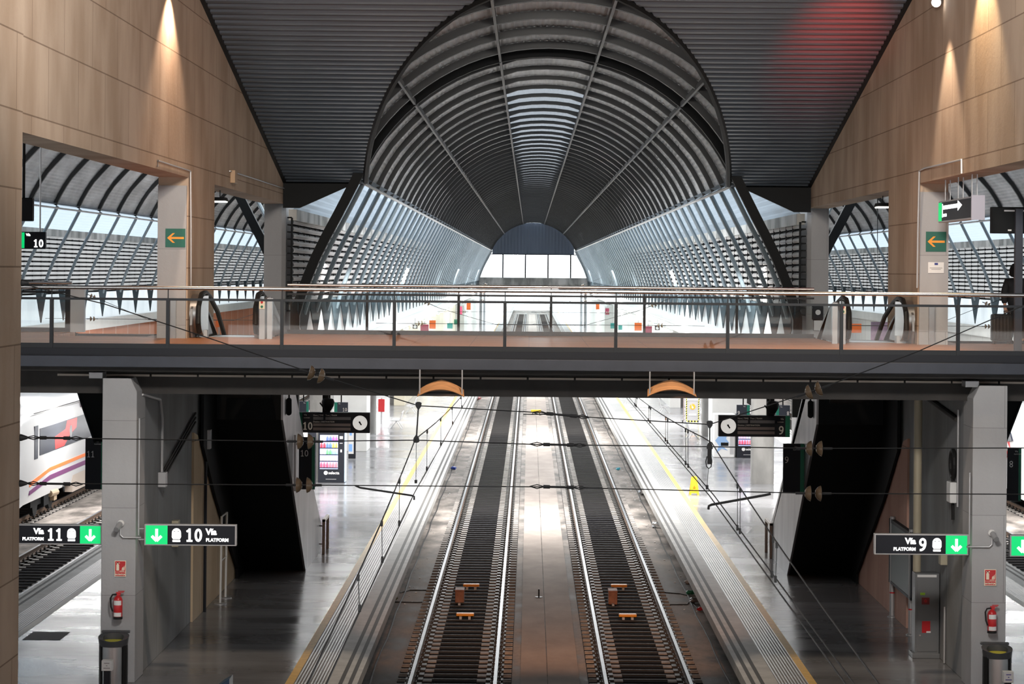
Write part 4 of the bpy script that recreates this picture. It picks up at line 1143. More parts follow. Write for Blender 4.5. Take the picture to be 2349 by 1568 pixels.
# litter bins
def bin_(label, cx, y, ztop):
    t = thing('litter_bin', label, 'litter bin', (cx, y, 0), group='steel litter bins in front of the piers')
    r = 0.255
    part(t, 'steel_body', MB().lathe([(r * 0.95, 0.0), (r * 0.97, 0.05), (r * 0.97, ztop - 0.16)], (cx, y, 0), 'z', 32), STEEL, smooth=True)
    rib = MB()
    for a0 in (-2.75, -1.95 - 0.55, -0.75, 0.05):
        pass
    for s in (-1, 1):
        ring = [[(cx + (r + 0.012) * math.sin(q), y - (r + 0.012) * math.cos(q), zz) for q in [s * (0.85 + 0.75 * k / 8) for k in range(9)]] for zz in (0.02, ztop - 0.15)]
        rib.sweep(ring, 0, closed=False)
    part(t, 'dark_side_panel', rib, RUBBER)
    # sloping hood: ring with a slanted mouth
    n = 28; lo, hi, inn = [], [], []
    for k in range(n):
        a = 2 * PI * k / n; sx_, cy_ = math.sin(a), math.cos(a)
        sq = 1.0
        zt = ztop + 0.06 * cy_ - 0.03
        lo.append((cx + (r + 0.01) * sx_, y + (r + 0.01) * cy_, ztop - 0.2)); hi.append((cx + (r + 0.03) * sx_, y + (r + 0.03) * cy_, zt)); inn.append((cx + r * 0.76 * sx_, y - 0.03 + r * 0.6 * cy_, zt - 0.015))
    low = [(cx + (p[0] - cx) * 0.95, y + (p[1] - y) * 0.95, ztop - 0.16) for p in inn]
    part(t, 'hood', MB().sweep([lo, hi, inn, low], 0, caps=False), mat('dark_hood', (0.05, 0.052, 0.057), 0.4), smooth=True)
    part(t, 'back_lip', MB().box(cx - r - 0.01, cx + r + 0.01, y + r * 0.75, y + r * 1.1, ztop + 0.0, ztop + 0.045), MATS['dark_hood'], bevel=0.012)
    part(t, 'yellow_liner', MB().lathe([(r * 0.70, ztop - 0.16), (r * 0.72, ztop - 0.10)], (cx, y - 0.03, 0), 'z', 20), mat('yellow_bag', (0.62, 0.55, 0.05), 0.4))
    return t
p = at(261, 1455, 44.4); bin_('steel litter bin with dark hood in front of the left pier', p.x, 44.4, p.z)
p = at(2287, 1482, 44.3); bin_('steel litter bin with dark hood in front of the right pier', p.x, 44.3, p.z)
# little notice stands right in front
def placard(px0, py0, px1, py1, y, label, blue=False):
    a = at(px0, py0, y); b = at(px1, py1, y); cx = (a.x + b.x) / 2
    t = thing('notice_stand', label, 'notice stand', (cx, y, 0), group='small white notice stands')
    part(t, 'post', MB().box(cx - 0.055, cx + 0.055, y + 0.01, y + 0.12, 0, b.z + 0.02), FASCIA2, bevel=0.006)
    part(t, 'foot', MB().box(cx - 0.09, cx + 0.30, y - 0.05, y + 0.2, 0, 0.12), FASCIA2, bevel=0.01)
    o = part(t, 'placard', MB().box(a.x, b.x, y - 0.01, y + 0.14, b.z, a.z), WHITEP, bevel=0.006)
    m = mat('blue_print', (0.10, 0.10, 0.35), 0.6) if blue else mat('grey_print', (0.35, 0.33, 0.33), 0.6)
    q = MB(); h = a.z - b.z; w = b.x - a.x
    for f, ww in ((0.74, 0.5), (0.5, 0.14), (0.26, 0.62)):
        q.box(cx - w * ww / 2, cx + w * ww / 2, y - 0.0125, y - 0.0105, b.z + h * f - 0.008, b.z + h * f + 0.008)
    part(o, 'printed_lines', q, m)
placard(233, 1514, 257, 1538, 41.5, 'white notice on a dark post in front of the left litter bin')
placard(2302, 1540, 2325, 1565, 41.5, 'white notice with blue print on a dark post, in front of the right litter bin', True)
placard(14, 1516, 38, 1541, 41.6, 'white notice on a dark post half hidden by the brown pier at the left edge')
p = at(505, 1560, 40.6)
solo('bollard', MB().prism([(p.x - 0.10, 0), (p.x + 0.18, 0), (p.x + 0.18, p.z + 0.06), (p.x + 0.05, p.z - 0.02), (p.x - 0.10, p.z - 0.14)], 'y', 40.4, 40.9), [mat('blue_cap', (0.03, 0.08, 0.16), 0.3)], 'blue-topped metal bollard at the bottom edge, right of the left litter bin', 'bollard', bevel=0.01)

# ---- things on the right lower wall
RW = mx(WX1 - 0.05, 1)                 # face of the right lower wall (X)
def rpt(px, py): # point on the right lower wall
    u, v = uv(px, py); y = RW * F / u; return y, EYE - v * y / F
# cabinet
y0 = 49.0; p = at(2096, 1507, y0); q = at(2150, 1315, y0); cx = (p.x + q.x) / 2
t = thing('equipment_cabinet', 'tall grey metal cabinet with red stickers standing by the right wall', 'cabinet', (cx, y0 + 0.2, 0))
part(t, 'body', MB().box(p.x + 0.02, RW - 0.02, y0, y0 + 0.42, 0.08, q.z), mat('cabinet_grey', (0.17, 0.175, 0.18), 0.45, 0.2), bevel=0.01)
part(t, 'plinth', MB().box(p.x - 0.03, RW - 0.005, y0 - 0.04, y0 + 0.45, 0, 0.1), MATS['cabinet_grey'], bevel=0.01)
W = RW - p.x
for nm, z0, z1 in (('door', 0.82, 1.60), ('door', 0.14, 0.78)):
    d = part(t, nm, MB().box(p.x + 0.06, RW - 0.06, y0 - 0.012, y0, z0, z1), MATS['cabinet_grey'], bevel=0.004)
    if z0 < 0.5:
        part(d, 'handle', MB().lathe([(0.02, y0 - 0.04), (0.02, y0 - 0.012)], (p.x + 0.12, 0, 0.47), 'y', 12), CHROME)
        part(d, 'red_notice', MB().box(p.x + 0.16, p.x + 0.33, y0 - 0.016, y0 - 0.012, 0.52, 0.76), RED)
        part(d, 'white_slip', MB().box(p.x + 0.25, p.x + 0.34, y0 - 0.018, y0 - 0.016, 0.52, 0.555), WHITEP)
    else:
        part(d, 'red_call_plate', MB().box(p.x + 0.15, p.x + 0.31, y0 - 0.018, y0 - 0.012, 1.10, 1.24), mat('dark_red', (0.22, 0.02, 0.02), 0.4))
        part(d, 'call_button', MB().lathe([(0.035, y0 - 0.03), (0.035, y0 - 0.016)], (p.x + 0.23, 0, 1.17), 'y', 14), RED)
        part(d, 'green_label', MB().box(p.x + 0.12, p.x + 0.22, y0 - 0.016, y0 - 0.012, 1.29, 1.34), mat('lime', (0.25, 0.45, 0.02), 0.5))
part(t, 'name_strip', MB().box(p.x + 0.06, RW - 0.08, y0 - 0.006, y0, q.z - 0.075, q.z - 0.025), WHITEP)
solo('duct_pipe', MB().tube([(at(2106, 1300, 49.2).x, 49.35, q.z), (at(2106, 1300, 49.2).x, 49.35, 5.43)], 0.085, 14), mat('cream_pipe', (0.42, 0.37, 0.27), 0.5), 'thick cream pipe rising from the grey cabinet to the footbridge', 'pipe', smooth=True)
solo('wall_box', MB().box(RW - 0.14, RW, 48.2, 48.45, 2.0, 2.55), mat('cream_box', (0.45, 0.40, 0.29), 0.5), 'cream wall box on the right wall, beside the grey cabinet', 'wall box', bevel=0.01)
p = at(416, 1262, 51.0)
solo('wall_box', MB().box(WX1 - 0.05, WX1 + 0.09, 50.2, 50.45, 2.0, 2.55), MATS['cream_box'], 'cream wall box low on the left wall, under the lit platform sign', 'wall box', bevel=0.01)
# notice board on posts parallel to the right wall
t = thing('notice_board', 'dark glass notice board on two grey posts along the right wall', 'notice board', (RW - 0.1, 53.6, 0))
xb_ = RW - 0.10
part(t, 'glass_case', MB().box(xb_ - 0.04, xb_ + 0.04, 51.9, 55.0, 0.82, 2.2), mat('dark_glass', (0.03, 0.06, 0.07), 0.4, spec=0.2), bevel=0.01)
part(t, 'case_frame', MB().box(xb_ - 0.05, xb_ + 0.05, 51.86, 51.95, 0.8, 2.22).box(xb_ - 0.05, xb_ + 0.05, 54.95, 55.04, 0.8, 2.22).box(xb_ - 0.05, xb_ + 0.05, 51.86, 55.04, 2.16, 2.24).box(xb_ - 0.05, xb_ + 0.05, 51.86, 55.04, 0.78, 0.84), FASCIA2)
for yy in (52.1, 54.8):
    o = part(t, 'post', MB().tube([(xb_, yy, 0), (xb_, yy, 2.3)], 0.06, 14), GALV, smooth=True)
    part(o, 'red_band', MB().lathe([(0.062, 0.55), (0.062, 0.58)], (xb_, yy, 0), 'z', 14), RED)
    part(o, 'foot_plate', MB().lathe([(0.11, 0.0), (0.11, 0.02), (0.07, 0.04)], (xb_, yy, 0), 'z', 16), GALV)
# conduits, distribution box and coil on the right wall
def conduit(name, label, pts, r=0.022, m=None):
    return solo(name, MB().tube(pts, r, 8), m or GALV, label, 'conduit', smooth=True)
conduit('conduit', 'thin grey conduit running down the right wall beside the white box', [(RW - 0.04, 46.9, 5.2), (RW - 0.04, 46.9, 3.3)])
conduit('conduit', 'dark cable tray sloping along the top of the right wall', [(RW - 0.05, 47.0, 5.0), (RW - 0.05, 51.5, 5.3)], 0.05, SOOT)
conduit('conduit', 'slim grey conduit rising beside the grey cabinet', [(RW - 0.03, 48.3, 0.02), (RW - 0.03, 48.3, 1.15)])
t = thing('distribution_box', 'white electrical box with a black cable coil high on the right wall', 'electrical box', (RW - 0.08, 47.4, 3.4))
part(t, 'box', MB().box(RW - 0.14, RW, 47.2, 47.6, 3.34, 3.75), WHITEP, bevel=0.02)
co_ = [(RW - 0.05, 47.4 + 0.22 * math.cos(a), 4.1 + 0.26 * math.sin(a)) for a in [2 * PI * k / 24 for k in range(25)]]
part(t, 'cable_coil', MB().tube(co_, 0.05, 8), RUBBER)
part(t, 'cable', MB().tube([(RW - 0.05, 47.4, 3.85), (RW - 0.05, 47.35, 3.0)], 0.03, 6), RUBBER)
# ---- things on the left lower wall
LW = WX1 - 0.05
def lpt(px, py):
    u, v = uv(px, py); y = LW * F / u; return y, EYE - v * y / F
ya, za = lpt(364, 1100)
t = thing('distribution_box', 'pale grey electrical box at the foot of a pipe on the left wall', 'electrical box', (LW + 0.06, ya, za))
part(t, 'box', MB().box(LW, LW + 0.16, ya - 0.12, ya + 0.12, za - 0.14, za + 0.16), GALV, bevel=0.01)
part(t, 'pipe', MB().tube([(LW + 0.06, ya, za + 0.16), (LW + 0.06, ya, 4.8), (LW + 0.06, ya - 0.3, 5.2), (LW + 0.05, 45.9, 5.42)], 0.03, 10), GALV, smooth=True)
for k in range(3):
    conduit('conduit', f'dark cable slanting up the left wall from the electrical box, {["upper", "middle", "lower"][k]} of three', [(LW + 0.04, ya + 0.12, za + 0.12 - k * 0.09), (LW + 0.04, ya + 5.0, za + 1.05 - k * 0.10)], 0.022, SOOT)
yb, zb = lpt(487, 1040)
conduit('conduit', 'thin grey pipe with a box dropping down the beige plinth', [(LW + 0.10, 54.7, 0.0), (LW + 0.10, 54.7, 3.7)], 0.035, FASCIA2)
solo('wall_box', MB().box(LW + 0.04, LW + 0.2, 54.6, 54.9, 3.72, 4.15), GALV, 'grey box on the dark wall at the top of the beige plinth', 'wall box')
# sign frame on two white poles
t = thing('sign_stand', 'empty sign stand of two white poles with round feet, beside the beige plinth', 'sign stand', (-7.05, 56.6, 0))
for px, py, yy in ((505, 1383, 56.0), (517, 1370, 57.0)):
    q = at(px, py, yy)
    o = part(t, 'pole', MB().tube([(q.x, yy, 0.02), (q.x + 0.02, yy, 2.05)], 0.027, 10), WHITEP, smooth=True)
    part(o, 'round_foot', MB().lathe([(0.15, 0), (0.15, 0.02), (0.05, 0.035)], (q.x, yy, 0), 'z', 20), GALV)
q1, q2 = at(505, 1383, 56.0).x, at(517, 1370, 57.0).x
part(t, 'cross_bar', MB().tube([(q1 + 0.02, 56.0, 2.04), (q2 + 0.02, 57.0, 2.04)], 0.02, 8).tube([(q1 + 0.01, 56.0, 1.0), (q2 + 0.01, 57.0, 1.0)], 0.015, 8), WHITEP)
solo('floor_grating', MB().box(at(65, 1470, 51.0).x, at(150, 1470, 51.0).x, 50.4, 51.5, -0.02, 0.006), BLACK, 'dark rectangular drain grating in the blue-grey platform at the bottom left', 'grating')

# ================================================================ on the footbridge and walls above
def arrow_sign(px0, py0, px1, py1, label):
    y = 51.83; a = at(px0, py0, y); b = at(px1, py1, y); W, H = b.x - a.x, a.z - b.z
    t = thing('arrow_sign', label, 'sign', ((a.x + b.x) / 2, y, b.z), group='green arrow signs on the upper piers')
    part(t, 'plate', MB().box(a.x, b.x, y - 0.012, y, b.z, a.z), mat('plate_green', (0.0, 0.105, 0.07), 0.5))
    g = MB(); zc = (a.z + b.z) / 2; yy = y - 0.015
    g.box(a.x + W * 0.22, b.x - W * 0.07, yy, y - 0.012, zc - H * 0.055, zc + H * 0.055)
    for s in (-1, 1):
        p0 = (a.x + W * 0.08, zc); p1 = (a.x + W * 0.40, zc + s * H * 0.26)
        g.prism([p0, (p0[0] + W * 0.14, zc), (p1[0] + W * 0.08, p1[1]), (p1[0] - W * 0.04, p1[1])], 'y', yy - 0.0005 * s, y - 0.012)
    part(t, 'arrow', g, ORANGE)
arrow_sign(380, 524, 425, 567, 'green sign with orange arrow pointing left on the left upper pier')
arrow_sign(2124, 531, 2170, 577, 'green sign with orange arrow pointing left on the right upper pier')
a = at(2129, 601, 51.83); b = at(2165, 626, 51.83)
t = thing('plaque', 'small white plaque with a blue flag below the right arrow sign', 'plaque', ((a.x + b.x) / 2, 51.83, b.z))
part(t, 'plate', MB().box(a.x, b.x, 51.818, 51.83, b.z, a.z), WHITEP)
w = b.x - a.x; h = a.z - b.z
part(t, 'blue_flag', MB().box(a.x + w * 0.4, a.x + w * 0.62, 51.815, 51.818, a.z - h * 0.26, a.z - h * 0.06), mat('flag_blue', (0.02, 0.03, 0.22), 0.5))
part(t, 'printed_lines', MB().box(a.x + w * 0.1, b.x - w * 0.1, 51.815, 51.818, b.z + h * 0.44, b.z + h * 0.5).box(a.x + w * 0.2, b.x - w * 0.2, 51.815, 51.818, b.z + h * 0.32, b.z + h * 0.37), mat('grey_print', (0.35, 0.33, 0.33), 0.6))
# exit light box under the right beam, seen from the side
xs_ = 8.55
t = thing('exit_sign', 'lit exit box with green end and white arrow hanging under the right beam', 'illuminated sign', (xs_, 48.3, 8.95))
ya_, yb_ = 46.4, 50.2
part(t, 'case', MB().box(xs_, xs_ + 0.22, ya_, yb_, 8.92, 9.36), GALV, bevel=0.01)
part(t, 'dark_face', MB().box(xs_ - 0.005, xs_, ya_ + 0.05, yb_ - 0.03, 8.95, 9.33), SIGNBK)
part(t, 'green_face', MB().box(xs_ - 0.008, xs_ - 0.003, yb_ - 0.42, yb_ - 0.03, 8.95, 9.33), LIT_GREEN)
g = MB().box(xs_ - 0.012, xs_ - 0.006, yb_ - 0.55, yb_ - 0.5, 9.02, 9.3)
g.box(xs_ - 0.011, xs_ - 0.005, 47.9, yb_ - 0.6, 9.18, 9.26)
g.prism([(47.45, 9.22), (47.9, 9.32), (47.9, 9.12)], 'x', xs_ - 0.011, xs_ - 0.005)
g.box(xs_ - 0.011, xs_ - 0.005, yb_ - 1.0, yb_ - 0.6, 9.03, 9.09)
part(t, 'white_arrow', g, LIT_WHITE)
part(t, 'end_frame', MB().box(xs_ - 0.02, xs_ + 0.24, ya_ - 0.05, ya_, 8.9, 9.38), mat('lilac_grey', (0.40, 0.38, 0.44), 0.4))
for yy in (46.8, 48.3, 49.8):
    part(t, 'hanger_rod', MB().tube([(xs_ + 0.07, yy, 9.36), (xs_ + 0.07, yy, 9.8)], 0.012, 6).tube([(xs_ + 0.17, yy, 9.36), (xs_ + 0.17, yy, 9.8)], 0.012, 6), GALV)
# left: number sign and monitor peeping out behind the brown pier
a = at(38, 531, 60); b = at(104, 571, 60)
t = thing('platform_sign', 'small lit sign reading 10 up beside the brown pier at the left edge', 'illuminated sign', ((a.x + b.x) / 2, 60, b.z))
part(t, 'case', MB().box(a.x, b.x, 60, 60.15, b.z, a.z), SIGNBK, bevel=0.01)
h = a.z - b.z
part(t, 'green_face', MB().box(a.x + 0.02, a.x + 0.20, 59.995, 60, b.z + 0.02, a.z - 0.02), LIT_GREEN)
number(t, '10', h * 0.46, b.x - 0.05, 59.99, b.z + h * 0.1, LIT_WHITE, 'RIGHT', 0.17)
text(t, 'V\u00eda', h * 0.2, a.x + 0.24, 59.99, a.z - h * 0.24, LIT_WHITE, bold=0.004); 
part(t, 'hanger_rod', MB().tube([(b.x - 0.15, 60.07, a.z), (b.x - 0.15, 60.07, 14.0)], 0.02, 6), GALV)
a = at(30, 453, 50); b = at(74, 507, 50)
t = thing('monitor', 'back of a black monitor beside the brown pier at the left edge', 'monitor', ((a.x + b.x) / 2, 50, b.z))
part(t, 'case', MB().box(a.x, b.x, 50, 50.2, b.z, a.z), BLACK, bevel=0.02)
part(t, 'hanger_rod', MB().tube([(a.x + 0.2, 50.1, a.z), (a.x + 0.2, 50.1, 14.0)], 0.03, 6), BLACK)
# right: monitor on a post
y = 47.9; a = at(2276, 474, y); b = at(2420, 536, y); p0 = at(2326, 800, y); p1 = at(2343, 800, y)
t = thing('monitor', 'black information monitor on a grey post at the right edge', 'monitor', ((p0.x + p1.x) / 2, y, DECK))
part(t, 'post', MB().box(p0.x, p1.x, y - 0.06, y + 0.06, DECK, a.z - 0.03), FASCIA, bevel=0.006)
part(t, 'case', MB().box(a.x, b.x, y + 0.06, y + 0.24, b.z, a.z), BLACK, bevel=0.015)
part(t, 'bracket', MB().box(a.x + 0.25, b.x - 0.2, y + 0.045, y + 0.06, a.z - 0.09, a.z - 0.06), GALV)
part(t, 'white_label', MB().box(a.x + 0.33, a.x + 0.40, y + 0.055, y + 0.06, b.z + 0.05, b.z + 0.08), WHITEP)
# lamps hanging under the beams
def tube_lamp(px, py, y, label):
    p = at(px, py, y)
    t = thing('hanging_tube_lamp', label, 'lamp', (p.x, y, p.z))
    part(t, 'housing', MB().prism([(p.x - 0.18, p.z + 0.03), (p.x + 0.18, p.z + 0.03), (p.x + 0.15, p.z + 0.12), (p.x - 0.15, p.z + 0.12)], 'y', y, y + 0.6), BLACK)
    part(t, 'tube', MB().box(p.x - 0.16, p.x + 0.16, y + 0.01, y + 0.55, p.z, p.z + 0.03), LIT_TUBE)
    part(t, 'hanger_rod', MB().tube([(p.x, y + 0.3, p.z + 0.12), (p.x, y + 0.3, 14.0)], 0.012, 6), BLACK)
tube_lamp(501, 463, 60, 'small lit tube lamp hanging beyond the opening right of the left upper pier')
tube_lamp(2029, 476, 60, 'small lit tube lamp hanging beyond the opening left of the right upper pier')
# conduits and boxes on the tall walls
def wall_run(pts, s, name, label, r=0.018, m=None):
    X = (WX1 + 0.03) if not s else mx(WX1 + 0.03, 1); out = []
    for px, py in pts:
        u, v = uv(px, py); yy = X * F / u; out.append((X, yy, EYE - v * yy / F))
    return conduit(name, label, out, r, m)
wall_run([(362, 382), (362, 368), (437, 392), (438, 520), (438, 655)], 0, 'conduit', 'thin pale conduit bending down the corner of the left upper pier')
wall_run([(2206, 398), (2206, 366), (2120, 386), (2109, 392), (2106, 520), (2104, 660)], 1, 'conduit', 'pale conduit bending down the corner of the right upper pier', 0.022)
wall_run([(527, 392), (560, 402), (640, 428), (676, 440), (678, 470)], 0, 'conduit', 'thin conduit along the lower edge of the left wall')
X = WX1; yy = X * F / uv(531, 405)[0]
solo('wall_box', MB().box(X, X + 0.12, yy - 0.25, yy + 0.25, at(531, 420, yy).z, at(531, 391, yy).z), mat('tan_box', (0.40, 0.26, 0.15), 0.5), 'tan junction box at the lower edge of the left wall', 'wall box', bevel=0.01)
# spotlight fitting near the top right
p = at(2150, 4, 49.0)
t = thing('spotlight', 'bright round spotlight on the right wall at the top of the picture', 'lamp', (p.x, 49, p.z))
d = Vector((-0.35, -0.85, -0.25)).normalized()
part(t, 'housing', MB().tube([Vector((p.x + 0.1, 49.3, p.z + 0.1)), Vector((p.x, 49, p.z)) + d * 0.1], 0.10, 16), GALV, smooth=True)
part(t, 'lens', MB().tube([Vector((p.x, 49, p.z)) + d * 0.10, Vector((p.x, 49, p.z)) + d * 0.13], 0.085, 16), SPOTM)
part(t, 'bracket', MB().tube([(p.x + 0.1, 49.3, p.z + 0.1), (mx(WX1, 1), 49.5, p.z + 0.2)], 0.03, 6), BLACK)
t = thing('intercom', 'dark wall unit with round dial and pale cover, behind the right escalator', 'wall unit', (8.62, 72.4, 6.4))
p = at(1876, 716, 72.4)
part(t, 'upper_case', MB().box(p.x - 0.16, p.x + 0.16, 72.35, 72.6, p.z - 0.22, p.z + 0.2), FASCIA2, bevel=0.02)
part(t, 'dial', MB().lathe([(0.08, 72.33), (0.08, 72.35)], (p.x, 0, p.z), 'y', 16), GALV)
part(t, 'pale_cover', MB().box(p.x - 0.12, p.x + 0.14, 72.42, 72.6, p.z - 0.55, p.z - 0.24), GALV, bevel=0.01)

# person with a suitcase
def skin(parent, name, joints, bones, m, label=None, sub=1):
    me = bpy.data.meshes.new(name); base = world_of(parent)
    me.from_pydata([tuple(Vector(j[0]) - base) for j in joints], bones, [])
    o = link(name, me, parent); me.materials.append(m)
    md = o.modifiers.new('skin', 'SKIN'); md.use_smooth_shade = True
    for i, j in enumerate(joints):
        rr = j[1] if isinstance(j[1], tuple) else (j[1], j[1])
        me.skin_vertices[0].data[i].radius = rr; me.skin_vertices[0].data[i].use_root = (i == 0)
    ss = o.modifiers.new('sub', 'SUBSURF'); ss.levels = sub; ss.render_levels = 2
    if label: o['label'] = label
    return o
PX, PY, PZ = 10.80, 53.2, DECK
def Q(x, z, y=0): return (PX + x, PY + y, PZ + z)
SKINM = mat('skin', (0.50, 0.27, 0.19), 0.5); COAT = mat('black_coat', (0.010, 0.011, 0.014), 0.85); TROU = mat('dark_trousers', (0.012, 0.012, 0.015), 0.9)
t = thing('person', 'person in black hooded coat and dark trousers standing with a suitcase', 'person', (PX, PY, PZ))
skin(t, 'body', [(Q(0, 0.92), (0.14, 0.10)), (Q(0, 1.15), (0.14, 0.10)), (Q(0, 1.36), (0.15, 0.10)), (Q(0, 1.46), 0.06), (Q(0.02, 1.55), 0.065), (Q(0.03, 1.63), 0.09), (Q(0.02, 1.70), 0.075),
    (Q(-0.19, 1.36), 0.06), (Q(-0.27, 1.10), 0.047), (Q(-0.26, 0.86, -0.05), 0.036), (Q(-0.255, 0.78, -0.07), 0.045), (Q(-0.25, 0.71, -0.07), 0.03),
    (Q(0.19, 1.36), 0.06), (Q(0.26, 1.10), 0.047), (Q(0.26, 0.86, -0.04), 0.036), (Q(0.26, 0.76, -0.05), 0.04),
    (Q(-0.09, 0.86), 0.09), (Q(-0.11, 0.48), 0.06), (Q(-0.12, 0.09, 0.03), 0.04), (Q(-0.13, 0.04, -0.12), 0.035),
    (Q(0.09, 0.86), 0.09), (Q(0.13, 0.48, -0.05), 0.06), (Q(0.17, 0.09, 0.06), 0.04), (Q(0.20, 0.04, -0.09), 0.035),
    (Q(0.12, 1.62, -0.04), 0.02)],
    [(0, 1), (1, 2), (2, 3), (3, 4), (4, 5), (5, 6), (2, 7), (7, 8), (8, 9), (9, 10), (10, 11), (2, 12), (12, 13), (13, 14), (14, 15), (0, 16), (16, 17), (17, 18), (18, 19), (0, 20), (20, 21), (21, 22), (22, 23), (5, 24)], SKINM)
skin(t, 'coat', [(Q(0, 0.78), (0.23, 0.17)), (Q(0, 1.0), (0.21, 0.16)), (Q(0, 1.2), (0.21, 0.16)), (Q(0, 1.36), (0.21, 0.15)), (Q(0, 1.47), (0.11, 0.10)),
    (Q(-0.20, 1.37), 0.095), (Q(-0.27, 1.10), 0.085), (Q(-0.262, 0.87, -0.045), 0.066), (Q(0.20, 1.37), 0.095), (Q(0.265, 1.10), 0.085), (Q(0.262, 0.86, -0.04), 0.066)],
    [(0, 1), (1, 2), (2, 3), (3, 4), (3, 5), (5, 6), (6, 7), (3, 8), (8, 9), (9, 10)], COAT)
skin(t, 'hood', [(Q(-0.05, 1.46, -0.02), 0.115), (Q(-0.05, 1.58, -0.02), 0.13), (Q(-0.035, 1.70, -0.01), 0.118), (Q(-0.01, 1.78, 0.0), 0.06)], [(0, 1), (1, 2), (2, 3)], COAT)
part(t, 'eye', MB().lathe([(0.004, -0.012), (0.013, 0.0), (0.004, 0.012)], Q(0.098, 1.645, -0.055), 'y', 10), RUBBER, smooth=True)
part(t, 'mouth', MB().box(PX + 0.085, PX + 0.115, PY - 0.07, PY - 0.04, PZ + 1.567, PZ + 1.576), mat('lips', (0.35, 0.12, 0.10), 0.5))
skin(t, 'trousers', [(Q(0, 0.90), (0.17, 0.13)), (Q(-0.10, 0.80), 0.115), (Q(-0.115, 0.48), 0.085), (Q(-0.12, 0.10, 0.03), 0.07), (Q(0.10, 0.80), 0.115), (Q(0.135, 0.48, -0.05), 0.085), (Q(0.17, 0.10, 0.06), 0.07)],
     [(0, 1), (1, 2), (2, 3), (0, 4), (4, 5), (5, 6)], TROU)
for nm, x, yy in (('shoe', -0.125, 0.0), ('shoe', 0.185, 0.03)):
    skin(t, nm, [(Q(x, 0.05, yy + 0.05), 0.05), (Q(x + 0.01, 0.045, yy - 0.08), 0.048), (Q(x + 0.015, 0.035, yy - 0.17), 0.032)], [(0, 1), (1, 2)], RUBBER)
hb = skin(t, 'left_hand', [(Q(-0.255, 0.80, -0.07), 0.030), (Q(-0.25, 0.75, -0.09), 0.028)] + sum([[(Q(-0.285 + 0.021 * k, 0.705, -0.115), 0.0105), (Q(-0.285 + 0.021 * k, 0.675, -0.085), 0.0095)] for k in range(4)], []) + [(Q(-0.215, 0.74, -0.105), 0.011), (Q(-0.215, 0.70, -0.125), 0.010)],
     [(0, 1)] + sum([[(1, 2 + 2 * k), (2 + 2 * k, 3 + 2 * k)] for k in range(4)], []) + [(1, 10), (10, 11)], SKINM)
sx0 = at(2276, 780, 52.8).x; sx1 = at(2322, 780, 52.8).x
t = thing('suitcase', 'large black upright suitcase held by the person at the right edge', 'suitcase', ((sx0 + sx1) / 2, 52.9, DECK))
CASE = mat('black_case', (0.012, 0.012, 0.012), 0.5)
part(t, 'shell', MB().box(sx0, sx1, 52.75, 53.05, DECK + 0.06, DECK + 0.66), CASE, bevel=0.04)
rb = MB()
for k in range(5): rb.box(sx0 + 0.06 + k * (sx1 - sx0 - 0.14) / 4, sx0 + 0.085 + k * (sx1 - sx0 - 0.14) / 4, 52.735, 52.75, DECK + 0.12, DECK + 0.6)
part(t, 'ribs', rb, RUBBER)
for k, xx in enumerate((sx0 + 0.05, sx1 - 0.06)):
    for yy in (52.79, 53.01): part(t, 'wheel', MB().lathe([(0.03, xx - 0.015), (0.03, xx + 0.015)], (0, yy, DECK + 0.03), 'x', 12), RUBBER)
part(t, 'handle', MB().tube([(sx1 - 0.14, 53.0, DECK + 0.66), (sx1 - 0.14, 53.06, DECK + 0.72), (sx1 - 0.0, 53.08, DECK + 0.72), (sx1 + 0.0, 53.0, DECK + 0.62)], 0.012, 6), CHROME)

# ================================================================ overhead wires
CAB = mat('wire', (0.02, 0.02, 0.02), 0.5); GLASSY = mat('insulator_glaze', (0.15, 0.10, 0.06), 0.15)
CAST = mat('wire_fitting', (0.035, 0.035, 0.036), 0.55, 0.3)
def disc_pair(mb, p, d, sgn):
    d = Vector(d).normalized()
    a = d.cross(Vector((0, 1, 0))).normalized(); b = d.cross(a).normalized()
    for k in (-1, 1):
        c = Vector(p) + d * (0.075 * k)
        prof = [(0.02, -0.05), (0.05, -0.045), (0.095, -0.01), (0.115, 0.03), (0.10, 0.035), (0.04, 0.02), (0.02, 0.03)]
        rings = []
        for r_, h_ in prof:
            rings.append([tuple(c + d * (h_ * sgn) + a * (r_ * math.cos(q)) + b * (r_ * math.sin(q))) for q in [2 * PI * j / 16 for j in range(16)]])
        mb.sweep(rings, 0)
def strainer(mb, p, q):
    """black rod insulator with eye fittings between p and q"""
    p, q = Vector(p), Vector(q); d = (q - p).normalized(); L = (q - p).length
    n = Vector((0, 0, 1)) - d * d.z; n.normalize()
    for f0, f1 in ((0, 0.26), (0.76, 1.0)):
        a, b = p + d * L * f0, p + d * L * f1; m = (a + b) / 2
        mb.tube([a, m + n * 0.028, b], 0.008, 6).tube([a, m - n * 0.028, b], 0.008, 6)
    mb.tube([p + d * L * 0.24, p + d * L * 0.36], 0.026, 8).tube([p + d * L * 0.66, p + d * L * 0.78], 0.026, 8)
    mb.tube([p + d * L * 0.36, p + d * L * 0.66], 0.016, 8)
HY = 34.72
